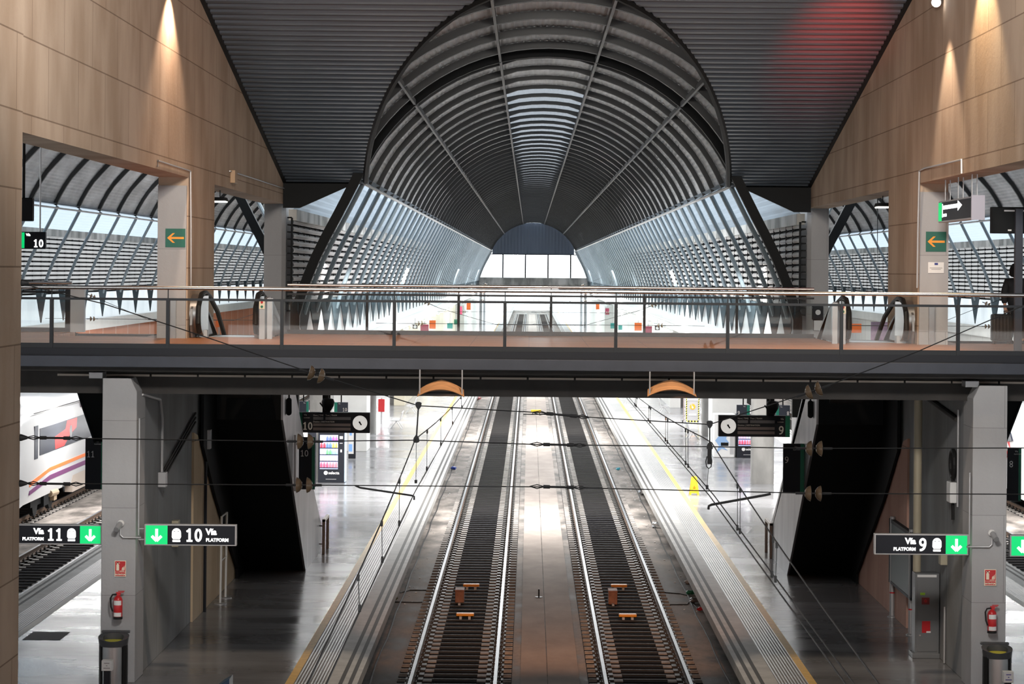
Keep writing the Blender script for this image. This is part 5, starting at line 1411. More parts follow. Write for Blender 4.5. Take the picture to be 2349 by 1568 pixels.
def headspan(label, y, lines, discs, rods, r=0.0085, hangers=(), grp=None):
    t = thing('headspan', label, 'overhead wires', (AX, y, 4.7), group=grp)
    for nm, pts in lines:
        part(t, nm, MB().tube(pts, r, 6), CAB)
    for p, d, sgn in discs:
        mb = MB(); disc_pair(mb, p, d, sgn); part(t, 'insulator', mb, GLASSY, smooth=True)
        dd = Vector(d).normalized(); pp = Vector(p)
        part(t, 'insulator_fitting', MB().tube([pp - dd * 0.26, pp - dd * 0.13], 0.02, 6).tube([pp + dd * 0.13, pp + dd * 0.26], 0.02, 6).tube([pp - dd * 0.13, pp + dd * 0.13], 0.014, 6), CAST)
    for p, q in rods:
        mb = MB(); strainer(mb, p, q); part(t, 'strain_rod', mb, CAST)
    return t
def H(px, py): return tuple(at(px, py, HY))
up = [H(38, 648), H(240, 697), H(470, 772), H(725, 858), H(960, 930), H(1240, 946), H(1330, 955), H(1628, 973), H(1866, 896), H(2100, 808), H(2349, 700), H(2500, 640)]
mid = [H(35, 1003), H(690, 1012), H(955, 1009), H(1230, 1019), H(1628, 1024), H(1866, 1028), H(2349, 1027), H(2500, 1026)]
low = [H(35, 1108), H(690, 1112), H(820, 1113), H(1235, 1116), H(1868, 1131), H(2349, 1133), H(2500, 1133)]
hs = headspan('three dark wires with brown insulators slung across the tracks in front of the footbridge', HY,
    [('upper_wire', up), ('middle_wire', mid), ('lower_wire', low)],
    [(H(726, 859), (1, 0, -0.30), -1), (H(1866, 896), (1, 0, 0.36), 1), (H(700, 1012), (1, 0, 0), -1), (H(1868, 1028), (1, 0, 0), 1), (H(697, 1112), (1, 0, 0), -1), (H(1866, 1131), (1, 0, 0), 1)],
    [(H(1222, 945), H(1352, 957)), (H(1215, 1018), H(1345, 1021)), (H(1215, 1115), H(1345, 1118)), (H(60, 1003), H(190, 1005)), (H(60, 1108), H(190, 1110))])
for px, py in ((40, 648), (36, 1003), (36, 1108)):
    q = at(px, py, HY)
    part(hs, 'wall_anchor', MB().lathe([(0.05, -7.4), (0.05, -7.34), (0.02, -7.25)], (0, HY, q.z), 'x', 12), CAST)
def pulley(mb, p, up_=True):
    x, y, z = p
    s = 1 if up_ else -1
    mb.prism([(x - 0.045, z + 0.04 * s), (x - 0.02, z + 0.055 * s), (x + 0.02, z + 0.055 * s), (x + 0.045, z + 0.04 * s), (x + 0.04, z - 0.01 * s), (x, z - 0.07 * s), (x - 0.04, z - 0.01 * s)], 'y', y - 0.02, y + 0.02)
mb = MB(); pulley(mb, H(960, 930)); pulley(mb, H(955, 1006), False); mb.tube([H(960, 930), H(955, 1008)], 0.011, 6)
part(hs, 'suspension_link', mb, CAST)
mb = MB(); pulley(mb, H(1628, 973)); pulley(mb, H(1628, 1022), False); mb.tube([H(1628, 973), H(1628, 1025)], 0.009, 6)
mb.tube([H(1628, 1030), H(1627, 1064)], 0.03, 8)
mb.tube([H(1622, 1046), H(1619, 1058), H(1621, 1070), H(1626, 1074), H(1631, 1070), H(1633, 1058), H(1631, 1046)], 0.008, 6)
part(hs, 'suspension_link', mb, CAST)
part(hs, 'drop_wire', MB().tube([H(955, 1012), H(954, 1104)], 0.004, 5).tube([H(954, 1100), H(954, 1108)], 0.02, 6), CAB)
part(hs, 'drop_wire', MB().tube([H(1625, 1074), H(1622, 1112)], 0.004, 5).tube([H(1622, 1112), H(1622, 1122)], 0.02, 6), CAB)
part(hs, 'steady_arm', MB().tube([H(815, 1113), H(826, 1118), H(945, 1136), H(950, 1138), H(950, 1146)], 0.014, 8), CAST)
part(hs, 'steady_arm', MB().tube([H(1768, 1132), H(1755, 1135), H(1632, 1157), H(1626, 1160), H(1625, 1168)], 0.018, 8), CAST)

def overhead(label, cxs, contact, mess, drops, grp):
    t = thing('overhead_line', label, 'overhead line', (contact[1][0], HY, 4.6), group=grp)
    part(t, 'messenger_wire', MB().tube(mess, 0.0085, 6), CAB)
    for dx in cxs:
        part(t, 'contact_wire', MB().tube([(x + dx, y, z) for x, y, z in contact], 0.0085, 6), CAB)
    for p, q in drops:
        part(t, 'dropper', MB().tube([p, q], 0.0045, 5).tube([Vector(p) + Vector((0, 0, -0.06)), p], 0.014, 6).tube([q, Vector(q) + Vector((0, 0, 0.07))], 0.014, 6), CAB)
    return t
def lerp3(pts, y):
    for a, b in zip(pts[:-1], pts[1:]):
        if a[1] <= y <= b[1]:
            f = (y - a[1]) / (b[1] - a[1]); return tuple(a[i] + (b[i] - a[i]) * f for i in range(3))
    return pts[-1]
def sag(y):          # height of the messenger above the contact wire between supports
    for a, b in ((-20, HY), (HY, 108.0), (108.0, 180.0), (180.0, 252.0), (252.0, 322.0)):
        if a <= y <= b:
            f = (y - a) / (b - a); return 0.16 + 0.62 * (2 * f - 1) ** 2
    return 0.7
con10 = [(-1.50, 8, 4.62), (-1.64, HY, 4.62), (-1.35, 108, 4.62), (-1.62, 180, 4.62), (-1.40, 252, 4.62), (-1.55, 322, 4.62)]
con9 = [(2.47, 8, 4.62), (2.66, HY, 4.62), (2.32, 108, 4.62), (2.62, 180, 4.62), (2.38, 252, 4.62), (2.5, 322, 4.62)]
def mess_of(con, x0):
    out = []; y = 9.0
    while y <= 321:
        c = lerp3(con, y); out.append((c[0] * 0.65 + x0 * 0.35, y, c[2] + sag(y))); y += 1.5
    return out
m10 = mess_of(con10, -1.62); m9 = mess_of(con9, 2.62)
def drops_of(con, mess, ys): return [(lerp3(mess, y), lerp3(con, y)) for y in ys]
overhead('sagging messenger and contact wire with droppers over the left middle track', (0,), con10, m10, drops_of(con10, m10, (22.6, 26.4, 30.2, 38.5, 44, 50, 56, 62)), 'overhead lines of the middle tracks')
overhead('sagging messenger and twin contact wires with droppers over the right middle track', (-0.035, 0.035), con9, m9, drops_of(con9, m9, (25.0, 25.4, 29.6, 30.0, 39.5, 40.1, 45.0, 45.6, 51.0, 51.6, 57.0, 57.6)), 'overhead lines of the middle tracks')
for i, y in enumerate((108.0, 180.0, 252.0)):
    A, B, C = (-6.7, y, 7.2), (7.7, y, 7.2), None
    upl = [A, (-4.0, y, 6.1), (-1.5, y, 5.40), (2.5, y, 5.40), (5.0, y, 6.1), B]
    headspan(f'{["second", "third", "fourth"][i]} set of cross wires, far beyond the footbridge', y,
        [('upper_wire', upl), ('middle_wire', [(-6.9, y, 5.42), (7.9, y, 5.42)]), ('lower_wire', [(-6.9, y, 4.72), (7.9, y, 4.72)])],
        [((-4.6, y, 6.35), (1, 0, -0.4), -1), ((5.6, y, 6.35), (1, 0, 0.4), 1), ((-4.9, y, 5.42), (1, 0, 0), -1), ((5.9, y, 5.42), (1, 0, 0), 1), ((-4.9, y, 4.72), (1, 0, 0), -1), ((5.9, y, 4.72), (1, 0, 0), 1)],
        [((0.1, y, 5.42), (1.3, y, 5.42)), ((0.1, y, 4.72), (1.3, y, 4.72))], r=0.012, grp='distant cross wires')

for s in (0, 1):
    y = 112.0
    M = lambda pts: [(mx(a, s), y, c) for a, c in pts]
    q = 1 if not s else -1
    headspan(f'cross wires with insulators over the tracks of the {SIDE_WORD[s]} hall', y,
        [('upper_wire', M([(-22.6, 7.3), (-20.0, 6.3), (-17.8, 5.4), (-13.8, 5.4), (-11.0, 6.3), (-8.2, 7.3)])), ('middle_wire', M([(-22.6, 5.42), (-8.0, 5.42)])), ('lower_wire', M([(-22.6, 4.72), (-8.0, 4.72)]))],
        [((mx(-20.4, s), y, 6.46), (q, 0, -0.4 * q), -1), ((mx(-20.4, s), y, 5.42), (1, 0, 0), -1), ((mx(-11.0, s), y, 5.42), (1, 0, 0), 1), ((mx(-11.0, s), y, 4.72), (1, 0, 0), 1)], [], r=0.012, grp='distant cross wires')

# ================================================================ on the platforms
# drinks machine
def drinks_machine(label, x0, x1, y, seed, name_text, ztop=1.83):
    rnd = random.Random(seed)
    t = thing('vending_machine', label, 'vending machine', ((x0 + x1) / 2, y, 0), group='drinks machines')
    part(t, 'body', MB().box(x0, x1, y + 0.03, y + 0.8, 0, ztop), SIGNBK, bevel=0.01)
    part(t, 'side_panel', MB().box(x1, x1 + 0.03, y + 0.1, y + 0.8, 0.02, ztop), mat('pale_blue_side', (0.55, 0.68, 0.85), 0.5))
    W = x1 - x0; wx0, wx1 = x0 + W * 0.07, x0 + W * 0.76; z0, z1 = 0.50, ztop - 0.08
    part(t, 'lit_interior', MB().box(wx0, wx1, y + 0.02, y + 0.03, z0, z1), LIT_CASE)
    cols = [[(0.7, 0.7, 0.8), (0.1, 0.15, 0.45), (0.35, 0.1, 0.5)], [(0.6, 0.05, 0.08), (0.1, 0.2, 0.6), (0.75, 0.6, 0.1)], [(0.8, 0.8, 0.8), (0.15, 0.5, 0.2), (0.3, 0.6, 0.65)], [(0.85, 0.6, 0.7), (0.8, 0.75, 0.8)], [(0.7, 0.1, 0.18), (0.75, 0.2, 0.25)]]
    n = 6
    for r_ in range(5):
        zb = z0 + 0.07 + (4 - r_) * (z1 - z0 - 0.05) / 5
        part(t, 'shelf', MB().box(wx0, wx1, y - 0.005, y + 0.02, zb - 0.03, zb - 0.005), FASCIA2)
        for k in range(n):
            c = cols[r_][(k * len(cols[r_])) // n]
            nm = 'bottle_%d_%d_%d' % tuple(int(q * 20) for q in c)
            mm = mat(nm, c, 0.3, emit=c, estr=0.35)
            xx = wx0 + (k + 0.5) * (wx1 - wx0) / n; rr = (wx1 - wx0) / n * 0.40; hh = (z1 - z0) / 5 * 0.72
            part(t, 'bottle', MB().lathe([(rr * 0.95, zb), (rr, zb + hh * 0.08), (rr, zb + hh * 0.6), (rr * 0.5, zb + hh * 0.85), (rr * 0.4, zb + hh)], (xx, y + 0.0, 0), 'z', 10), mm, smooth=True)
    cx_ = x0 + W * 0.88
    part(t, 'keypad', MB().box(cx_ - 0.06, cx_ + 0.06, y + 0.02, y + 0.03, ztop - 0.22, ztop - 0.12).box(cx_ - 0.03, cx_ + 0.03, y + 0.02, y + 0.03, 1.12, 1.22).box(cx_ - 0.05, cx_ + 0.05, y + 0.02, y + 0.03, 1.44, 1.46), WHITEP)
    part(t, 'delivery_slot', MB().box(x0 + W * 0.3, x0 + W * 0.7, y + 0.02, y + 0.03, 0.12, 0.14), GALV)
    part(t, 'logo_disc', MB().lathe([(0.075, y + 0.018), (0.075, y + 0.03)], (x0 + W * 0.30, 0, 0.36), 'y', 20), WHITEP)
    text(t, name_text, 0.145, x0 + W * 0.40, y + 0.025, 0.315, WHITEP, bold=0.004)
    return t
a = at(729, 1103, 88.0); b = at(789, 1103, 88.0)
drinks_machine('black drinks machine with lit bottles on the left platform', a.x, b.x, 88.0, 1, 'selecta')
a = at(1690, 1047, 101.5); b = at(1727, 1047, 101.5)
drinks_machine('black drinks machine half hidden by the stained column on the right platform', a.x, a.x + 0.95, 101.5, 2, 'selecta')
# white snack machine
a = at(1637, 1045, 101.5); b = at(1685, 1045, 101.5)
t = thing('snack_machine', 'white vending machine with blue ice picture on the right platform', 'vending machine', ((a.x + b.x) / 2, 101.5, 0))
part(t, 'body', MB().box(a.x, b.x, 101.5, 102.3, 0, 1.85), WHITEP, bevel=0.04)
part(t, 'dark_base', MB().box(a.x + 0.03, b.x - 0.03, 101.52, 102.2, -0.0, 0.05), BLACK)
part(t, 'delivery_slot', MB().box(a.x + 0.3, a.x + 0.62, 101.48, 101.5, 0.50, 0.64), BLACK)
ice = MB().prism([(a.x + 0.06, 0.72), (a.x + 0.2, 0.9), (a.x + 0.3, 1.12), (a.x + 0.42, 0.98), (a.x + 0.58, 1.05), (a.x + 0.52, 0.8), (a.x + 0.66, 0.62), (a.x + 0.5, 0.66), (a.x + 0.36, 0.5), (a.x + 0.6, 0.3), (a.x + 0.34, 0.38), (a.x + 0.1, 0.2), (a.x + 0.22, 0.5)], 'y', 101.488, 101.5)
part(t, 'ice_print_pattern', ice, mat('ice_blue', (0.28, 0.45, 0.72), 0.5))
part(t, 'grey_panel', MB().box(b.x - 0.2, b.x - 0.04, 101.49, 101.5, 0.15, 1.7), GALV)
# white kiosk block behind
for s in (0, 1):
    mb = MB().box(-8.4, -6.95 if not s else -6.9, 103.2, 105.3, 0, 3.0)
    if s: mb.mirror()
    solo('kiosk', mb, OFFWHITE, f'plain white kiosk behind the machines on the {SIDE_WORD[s]} platform', 'kiosk', bevel=0.02)
# info screen on the left platform
a = at(799, 1040, 99.0)
t = thing('information_pillar', 'slim information screen pillar right of the left drinks machine', 'information screen', (a.x + 0.12, 99.0, 0))
part(t, 'frame', MB().box(a.x, a.x + 0.30, 99.0, 99.12, 0.02, 1.75), SIGNBK, bevel=0.01)
part(t, 'white_surround', MB().box(a.x + 0.005, a.x + 0.22, 98.99, 99.0, 0.22, 1.7), WHITEP)
part(t, 'blue_screen', MB().box(a.x + 0.02, a.x + 0.16, 98.985, 98.99, 0.32, 0.62).box(a.x + 0.05, a.x + 0.14, 98.985, 98.99, 0.98, 1.12), LIT_BLUE)
a = at(688, 1000, 86.0)
t = thing('poster_case', 'white poster case next to the left drinks machine', 'poster case', (a.x + 0.25, 86.4, 0))
part(t, 'case', MB().box(a.x - 0.15, a.x + 0.25, 86.3, 86.45, 0.5, 2.2), WHITEP, bevel=0.01)
part(t, 'dark_side', MB().box(a.x + 0.25, a.x + 0.55, 86.3, 86.45, 0.0, 2.2), SIGNBK, bevel=0.01)
# wheelchair lift on the right platform
a = at(1571, 966, 125.0); b = at(1606, 966, 125.0); y = 125.0; cx = (a.x + b.x) / 2
t = thing('wheelchair_lift', 'grey wheelchair lift with orange disc and hazard stripes on the right platform', 'wheelchair lift', (cx, y, 0))
part(t, 'panel', MB().box(a.x + 0.04, b.x - 0.04, y, y + 0.06, 0.1, 1.45), GALV)
part(t, 'orange_disc', MB().lathe([(0.15, y - 0.012), (0.15, y)], (cx, 0, 0.82), 'y', 24), ORANGE)
ic = MB().lathe([(0.05, y - 0.016), (0.05, y - 0.012)], (cx, 0, 0.78), 'y', 12).box(cx - 0.05, cx - 0.03, y - 0.016, y - 0.012, 0.8, 0.9).box(cx - 0.05, cx + 0.02, y - 0.016, y - 0.012, 0.83, 0.85).lathe([(0.018, y - 0.016), (0.018, y - 0.012)], (cx - 0.04, 0, 0.925), 'y', 10)
part(t, 'wheelchair_symbol', ic, WHITEP)
st = MB(); k = 0; z = 0.12
while z < 1.45:
    for xx in (a.x + 0.05, b.x - 0.11): st.prism([(xx, z), (xx + 0.06, z + 0.04), (xx + 0.06, z + 0.10), (xx, z + 0.06)], 'y', y - 0.008, y, k % 2)
    z += 0.06; k += 1
xx = a.x
while xx < b.x - 0.08:
    st.box(xx, xx + 0.08, y - 0.008, y + 0.05, 0.02, 0.10, k % 2); xx += 0.08; k += 1
part(t, 'hazard_stripes', st, [mat('hazard_yellow', (0.75, 0.65, 0.1), 0.5), BLACK])
part(t, 'side_frame', MB().tube([(a.x - 0.06, y, 0.05), (a.x - 0.06, y + 0.1, 1.4)], 0.03, 8).tube([(b.x + 0.06, y, 0.05), (b.x + 0.06, y + 0.1, 1.4)], 0.03, 8).tube([(b.x + 0.1, y - 0.2, 0.02), (b.x + 0.04, y + 0.1, 0.9)], 0.025, 8), CHROME)
part(t, 'wheel', MB().lathe([(0.06, a.x - 0.14), (0.06, a.x - 0.1)], (0, y, 0.06), 'x', 14), RUBBER)
part(t, 'white_plate', MB().box(a.x + 0.2, b.x - 0.2, y - 0.01, y, 0.36, 0.46).box(a.x + 0.1, b.x - 0.1, y - 0.01, y, 1.15, 1.4), WHITEP)
# wet floor sign
p = at(1592, 1131, 84.6); x, y = p.x, 84.6
t = thing('wet_floor_sign', 'yellow folding wet floor sign standing on the right platform', 'wet floor sign', (x, y, 0))
YEL = mat('wet_yellow', (0.88, 0.56, 0.02), 0.45)
for s, nm in ((-1, 'front_panel'), (1, 'back_panel')):
    pts = [(-0.17, 0.0), (-0.115, 0.0), (-0.09, 0.06), (0.09, 0.06), (0.115, 0.0), (0.17, 0.0), (0.10, 0.60), (0.06, 0.64), (-0.06, 0.64), (-0.10, 0.60)]
    mb = MB(); th = 0.02
    v0 = [(x + a_, y + s * (0.17 - 0.15 * b_ / 0.64), b_) for a_, b_ in pts]
    v1 = [(c[0], c[1] + th * s, c[2]) for c in v0]
    mb.sweep([v0, v1], 0)
    o = part(t, nm, mb, YEL)
    if s < 0:
        part(o, 'hand_hole', MB().box(x - 0.045, x + 0.045, y - 0.046, y - 0.03, 0.555, 0.585), OFFWHITE)
        part(o, 'symbol', MB().prism([(x - 0.05, 0.24), (x + 0.05, 0.24), (x, 0.34)], 'y', y - 0.15, y - 0.10), mat('amber', (0.55, 0.28, 0.01), 0.5))
# benches
def bench(x, y, rot, label):
    t = thing('bench', label, 'bench', (x, y, 0), group='grey metal benches')
    def L(name, mb, m, sm=False): return part(t, name, mb, m, sm, local=True)
    for k in range(3):
        x0 = -0.85 + k * 0.58
        prof = [(-0.24, 0.44), (-0.2, 0.42), (0.15, 0.40), (0.21, 0.44), (0.30, 0.82), (0.28, 0.83), (0.19, 0.47), (0.14, 0.43), (-0.2, 0.45)]
        L('seat', MB().prism(prof, 'x', x0, x0 + 0.54), GALV, True)
    L('beam', MB().box(-0.85, 0.87, -0.03, 0.03, 0.34, 0.40), GALV)
    for xx in (-0.6, 0.62):
        L('leg', MB().tube([(xx, -0.28, 0.02), (xx, 0, 0.36), (xx, 0.26, 0.02)], 0.02, 8), GALV)
    t.rotation_euler = (0, 0, rot)
    return t
b0 = bench(-6.5, 118.5, -PI / 2, 'grey three-seat metal bench nearest the drinks machine on the left platform')
dup(b0, (-6.4, 131, 0), 'grey metal bench further along the left platform, behind the red boxes')
dup(b0, (7.7, 112.5, 0), 'grey metal bench beside the wheelchair lift on the right platform', rot=PI / 2)
dup(b0, (7.5, 133, 0), 'distant grey metal bench beyond the wheelchair lift', rot=PI / 2)
# red fire points near the benches
def fire_point(px, py, y, label):
    p = at(px, py, y)
    t = thing('fire_extinguisher', label, 'fire extinguisher', (p.x, y, p.z))
    part(t, 'cylinder', MB().lathe([(0.085, 0), (0.09, 0.03), (0.09, 0.45), (0.04, 0.55), (0.03, 0.6)], (p.x, y, p.z), 'z', 16), RED, smooth=True)
    part(t, 'valve', MB().box(p.x - 0.04, p.x + 0.05, y - 0.03, y + 0.03, p.z + 0.58, p.z + 0.64), BLACK)
    part(t, 'paper_label', MB().box(p.x - 0.05, p.x + 0.05, y - 0.095, y - 0.085, p.z + 0.15, p.z + 0.35), WHITEP)
    return p
yq = 114.3
fire_point(842, 934, yq, 'red fire extinguisher on the distant column left of the benches')
p = at(875, 940, 122.0)
t = thing('fire_cabinet', 'red and white fire cabinet on a distant column near the left bench', 'fire cabinet', (p.x, 122, 0))
part(t, 'red_box', MB().box(p.x - 0.16, p.x + 0.16, 121.9, 122.1, 0.6, 1.25), RED, bevel=0.01)
part(t, 'white_sign', MB().box(p.x - 0.3, p.x + 0.3, 121.95, 122.05, 1.3, 1.75), WHITEP)
part(t, 'stand', MB().box(p.x - 0.04, p.x + 0.04, 122.0, 122.08, 0, 1.3), GALV)

# hanging banners along the distant walls
def banner(px, py, y, w, h, m, label, grp=None, name='hanging_banner'):
    p = at(px, py, y)
    t = thing(name, label, 'banner', (p.x, y, p.z - h / 2), group=grp)
    part(t, 'panel', MB().box(p.x - w / 2, p.x + w / 2, y, y + 0.06, p.z - h / 2, p.z + h / 2), m)
    part(t, 'hanger_rod', MB().box(p.x - 0.02, p.x + 0.02, y + 0.01, y + 0.05, p.z + h / 2, 4.6 if p.z + h / 2 < 4.58 else p.z + h / 2 + 0.3), GALV)
MAG = mat('magenta', (0.30, 0.02, 0.07), 0.5); ORB = mat('banner_orange', (0.85, 0.16, 0.02), 0.5); TEAL = mat('teal', (0.0, 0.24, 0.22), 0.5)
banner(974, 755, 150, 0.52, 0.62, MAG, 'magenta banner hanging along the left platform wall')
banner(992, 744, 156, 0.42, 0.55, ORB, 'orange banner next to the magenta banner on the left')
banner(1032, 747, 180, 0.42, 0.42, TEAL, 'teal sign further along the left platform wall')
banner(1046, 738, 190, 0.3, 0.4, GREEN, 'dark green sign behind the teal sign on the left')
banner(1075, 702, 235, 0.40, 0.7, ORB, 'far orange banner on the left, beside the white daylight', None)
banner(1057, 712, 215, 0.25, 0.75, MAG, 'far magenta banner behind a railing post on the left')
banner(1487, 760, 150, 0.46, 0.66, MAG, 'magenta banner hanging along the right platform wall')
banner(1464, 749, 158, 0.48, 0.52, ORB, 'orange banner next to the magenta banner on the right')
banner(1405, 747, 185, 0.3, 0.42, TEAL, 'teal sign further along the right platform wall')
banner(1423, 751, 180, 0.30, 0.36, TEAL, 'teal sign left of the orange banner on the right')
banner(1371, 703, 240, 0.34, 0.55, ORB, 'far orange banner on the right, beside the white daylight')
banner(1393, 714, 225, 0.36, 0.60, MAG, 'far magenta banner on the right platform')
def wall_clock(px, py, y, label):
    p = at(px, py, y)
    t = thing('platform_clock', label, 'clock', (p.x, y, p.z))
    part(t, 'case', MB().box(p.x - 0.14, p.x + 0.14, y, y + 0.1, p.z - 0.12, p.z + 0.12), SIGNBK)
    part(t, 'clock_face', MB().lathe([(0.09, y - 0.01), (0.09, y)], (p.x, 0, p.z), 'y', 16), WHITEP)
    part(t, 'hanger_rod', MB().box(p.x - 0.015, p.x + 0.015, y + 0.03, y + 0.06, p.z + 0.12, p.z + 0.5), GALV)
wall_clock(952, 749, 140, 'small dark platform clock below the white beam on the left')
wall_clock(1508, 752, 140, 'small dark platform clock below the white beam on the right')
# tube lamps along the white beams
lm = None
for s in (0, 1):
    for k in range(12):
        y = 128 + k * 8.0; X = mx(-7.0, s)
        lab = ('tube lamp under the white beam on the left platform, ' if not s else 'tube lamp under the white beam on the right platform, ') + ('first' if k == 0 else ['second', 'third', 'fourth', 'fifth', 'sixth', 'seventh', 'eighth', 'ninth', 'tenth', 'eleventh', 'twelfth'][k - 1]) + ' in the row'
        if lm is None:
            lm = thing('tube_lamp', lab, 'lamp', (X, y, 4.43), group='tube lamps under the white beams')
            part(lm, 'housing', MB().box(-0.12, 0.12, -0.8, 0.8, 0.08, 0.15), OFFWHITE, local=True)
            part(lm, 'tube', MB().box(-0.10, 0.10, -0.75, 0.75, 0.0, 0.08), LIT_TUBE, local=True)
        else:
            dup(lm, (X, y, 4.43), lab)
# side halls: boards on the outer walls
def wallboard(px0, py0, px1, py1, y, m, label):
    a = at(px0, py0, y); b = at(px1, py1, y)
    t = thing('poster_board', label, 'poster board', ((a.x + b.x) / 2, y, b.z))
    part(t, 'panel', MB().box(a.x, b.x, y, y + 0.08, b.z, a.z), m)
    part(t, 'stand', MB().box((a.x + b.x) / 2 - 0.03, (a.x + b.x) / 2 + 0.03, y + 0.02, y + 0.06, 0.0, b.z), GALV)
wallboard(495, 731, 510, 750, 165, ORB, 'orange board in the left hall, seen between the escalator handrails')
wallboard(1949, 742, 1976, 763, 150, ORB, 'orange board in the right hall, seen between the escalator handrails')
wallboard(1998, 738, 2042, 792, 150, mat('poster_purple', (0.20, 0.14, 0.20), 0.5, 0, 0.75, 0.9, col2=(0.5, 0.32, 0.42)), 'dark poster with purple picture in the right hall')

# ================================================================ on and beside the tracks
def transponder(px, py, label):
    v = uv(px, py)[1]; y = (EYE - (RT - 0.1)) * F / v; p = at(px, py, y)
    t = thing('track_transponder', label, 'track equipment', (p.x, y, p.z), group='orange transponders between the rails')
    AM = mat('transponder_orange', (0.80, 0.30, 0.02), 0.45)
    part(t, 'body', MB().box(p.x - 0.22, p.x + 0.22, y - 0.10, y + 0.10, BED + 0.09, BED + 0.16), AM, bevel=0.02)
    for q in (-0.11, 0.11): part(t, 'mounting', MB().box(p.x + q - 0.03, p.x + q + 0.03, y - 0.14, y + 0.14, BED, BED + 0.09), GALV)
transponder(1081, 1341, 'orange transponder behind the rusty box in the left middle track')
transponder(1067, 1408, 'orange transponder in front of the rusty box in the left middle track')
transponder(1420, 1342, 'orange transponder behind the rusty box in the right middle track')
transponder(1440, 1410, 'orange transponder in front of the rusty box in the right middle track')
def rusty_box(px, py, label):
    v = uv(px, py)[1]; y = (EYE - BED) * F / v; p = at(px, py, y)
    t = thing('signal_box', label, 'track equipment', (p.x, y, BED), group='rusty boxes between the rails')
    RU = mat('rust_brown', (0.34, 0.15, 0.09), 0.7, 0, 0.3, 8)
    part(t, 'housing', MB().box(p.x - 0.115, p.x + 0.115, y, y + 0.5, BED + 0.02, BED + 0.36), RU, bevel=0.02)
    part(t, 'lid', MB().box(p.x - 0.12, p.x + 0.12, y - 0.01, y + 0.51, BED + 0.33, BED + 0.38), RU, bevel=0.012)
    part(t, 'foot', MB().box(p.x - 0.03, p.x + 0.03, y - 0.2, y, BED, BED + 0.06), GALV)
rusty_box(1054, 1386, 'rusty box between two orange transponders in the left middle track')
rusty_box(1406, 1388, 'rusty box between two orange transponders in the right middle track')
def cable(pts, label, r=0.014):
    out = []
    for px, py in pts:
        y = (EYE - BED) * F / uv(px, py)[1]; p = at(px, py, y); out.append((p.x, y, BED + r))
    return solo('cable', MB().tube(out, r, 6), RUBBER, label, 'cable')
cable([(905, 1381), (960, 1382), (985, 1380)], 'black cable crossing to the left rail near the rusty box')
cable([(918, 1360), (940, 1354), (990, 1354)], 'black cable behind the other, crossing to the left rail')
cable([(1520, 1359), (1560, 1362), (1578, 1366), (1584, 1380), (1600, 1396)], 'black cable curving from the right rail to the green litter')
cable([(1535, 1387), (1576, 1387), (1580, 1382)], 'short black cable beside the right rail')
for s in (0, 1):
    X = mx(-3.27, s)
    solo('cable', MB().tube([(X + 0.02 * math.sin(k * 1.7), 40 + k * 2.0, BED + 0.02) for k in range(60)], 0.02, 6), RUBBER, f'long black cable lying at the foot of the {SIDE_WORD[s]} platform edge', 'cable')
def crumple(px, py, r, m, label, seed, grp, flat=0.6, name='litter'):
    rnd = random.Random(seed); y = (EYE - BED) * F / uv(px, py)[1]; p = at(px, py, y)
    bm = bmesh.new(); bmesh.ops.create_icosphere(bm, subdivisions=2, radius=r)
    mb = MB()
    for v in bm.verts:
        k = 1 + (rnd.random() - 0.5) * 0.55
        v.co = Vector((v.co.x * k, v.co.y * k, v.co.z * k * flat))
    zmin = min(v.co.z for v in bm.verts)
    mb.v = [(p.x + v.co.x, y + v.co.y, BED + v.co.z - zmin) for v in bm.verts]; mb.f = [tuple(q.index for q in f.verts) for f in bm.faces]; mb.m = [0] * len(mb.f)
    bm.free()
    return solo(name, mb, m, label, 'litter', group=grp)
FOIL = mat('foil', (0.75, 0.76, 0.78), 0.25, 0.9)
crumple(1504, 1210, 0.16, FOIL, 'large crumpled silver foil beside the right platform edge', 1, 'litter by the right platform')
crumple(1472, 1135, 0.15, FOIL, 'smaller crumpled silver foil further along the right platform edge', 2, 'litter by the right platform')
crumple(1578, 1338, 0.09, mat('clear_plastic', (0.6, 0.6, 0.6), 0.2), 'pale plastic cup lying above the green bag', 3, 'litter by the right platform')
crumple(1583, 1364, 0.11, mat('green_bag', (0.02, 0.22, 0.12), 0.5), 'crumpled green bag in the gutter by the right track', 4, 'litter by the right platform')
crumple(1592, 1383, 0.12, mat('dark_bag', (0.10, 0.09, 0.09), 0.4), 'dark crumpled bag below the green bag', 5, 'litter by the right platform')
crumple(1606, 1401, 0.08, RED, 'small red wrapper in the gutter, nearest of the litter by the right track', 6, 'litter by the right platform')
crumple(905, 1376, 0.09, mat('olive_bag', (0.18, 0.16, 0.04), 0.5), 'small olive wrapper by the left platform edge', 7, 'litter by the left platform')
crumple(1040, 1077, 0.12, mat('blue_bag', (0.03, 0.06, 0.30), 0.5), 'small blue wrapper by the left platform edge, far along', 8, 'litter by the left platform')
crumple(1418, 1078, 0.10, mat('teal_bag', (0.05, 0.35, 0.45), 0.5), 'small teal wrapper beside the right rail, far along', 9, 'litter by the right platform')
crumple(1095, 918, 0.25, mat('mixed_bag', (0.35, 0.10, 0.10), 0.5), 'reddish rubbish far along the left platform edge', 10, 'litter by the left platform')
rnd = random.Random(11); mb = MB()
for k in range(260):
    s = rnd.random() < 0.6; y = rnd.uniform(60, 140); x = (mx(-3.45, 1) - rnd.uniform(0.0, 0.5)) if s else (-3.48 + rnd.uniform(0, 0.5)); d = rnd.uniform(0.015, 0.05)
    mb.box(x, x + d, y, y + d * 1.5, BED, BED + d * 0.4)
solo('debris', mb, mat('pale_scraps', (0.55, 0.55, 0.55), 0.6), 'tiny pale scraps scattered along the foot of both platform edges', 'debris', kind='stuff')
p = at(1236, 1372, 8.63 * F / 752)
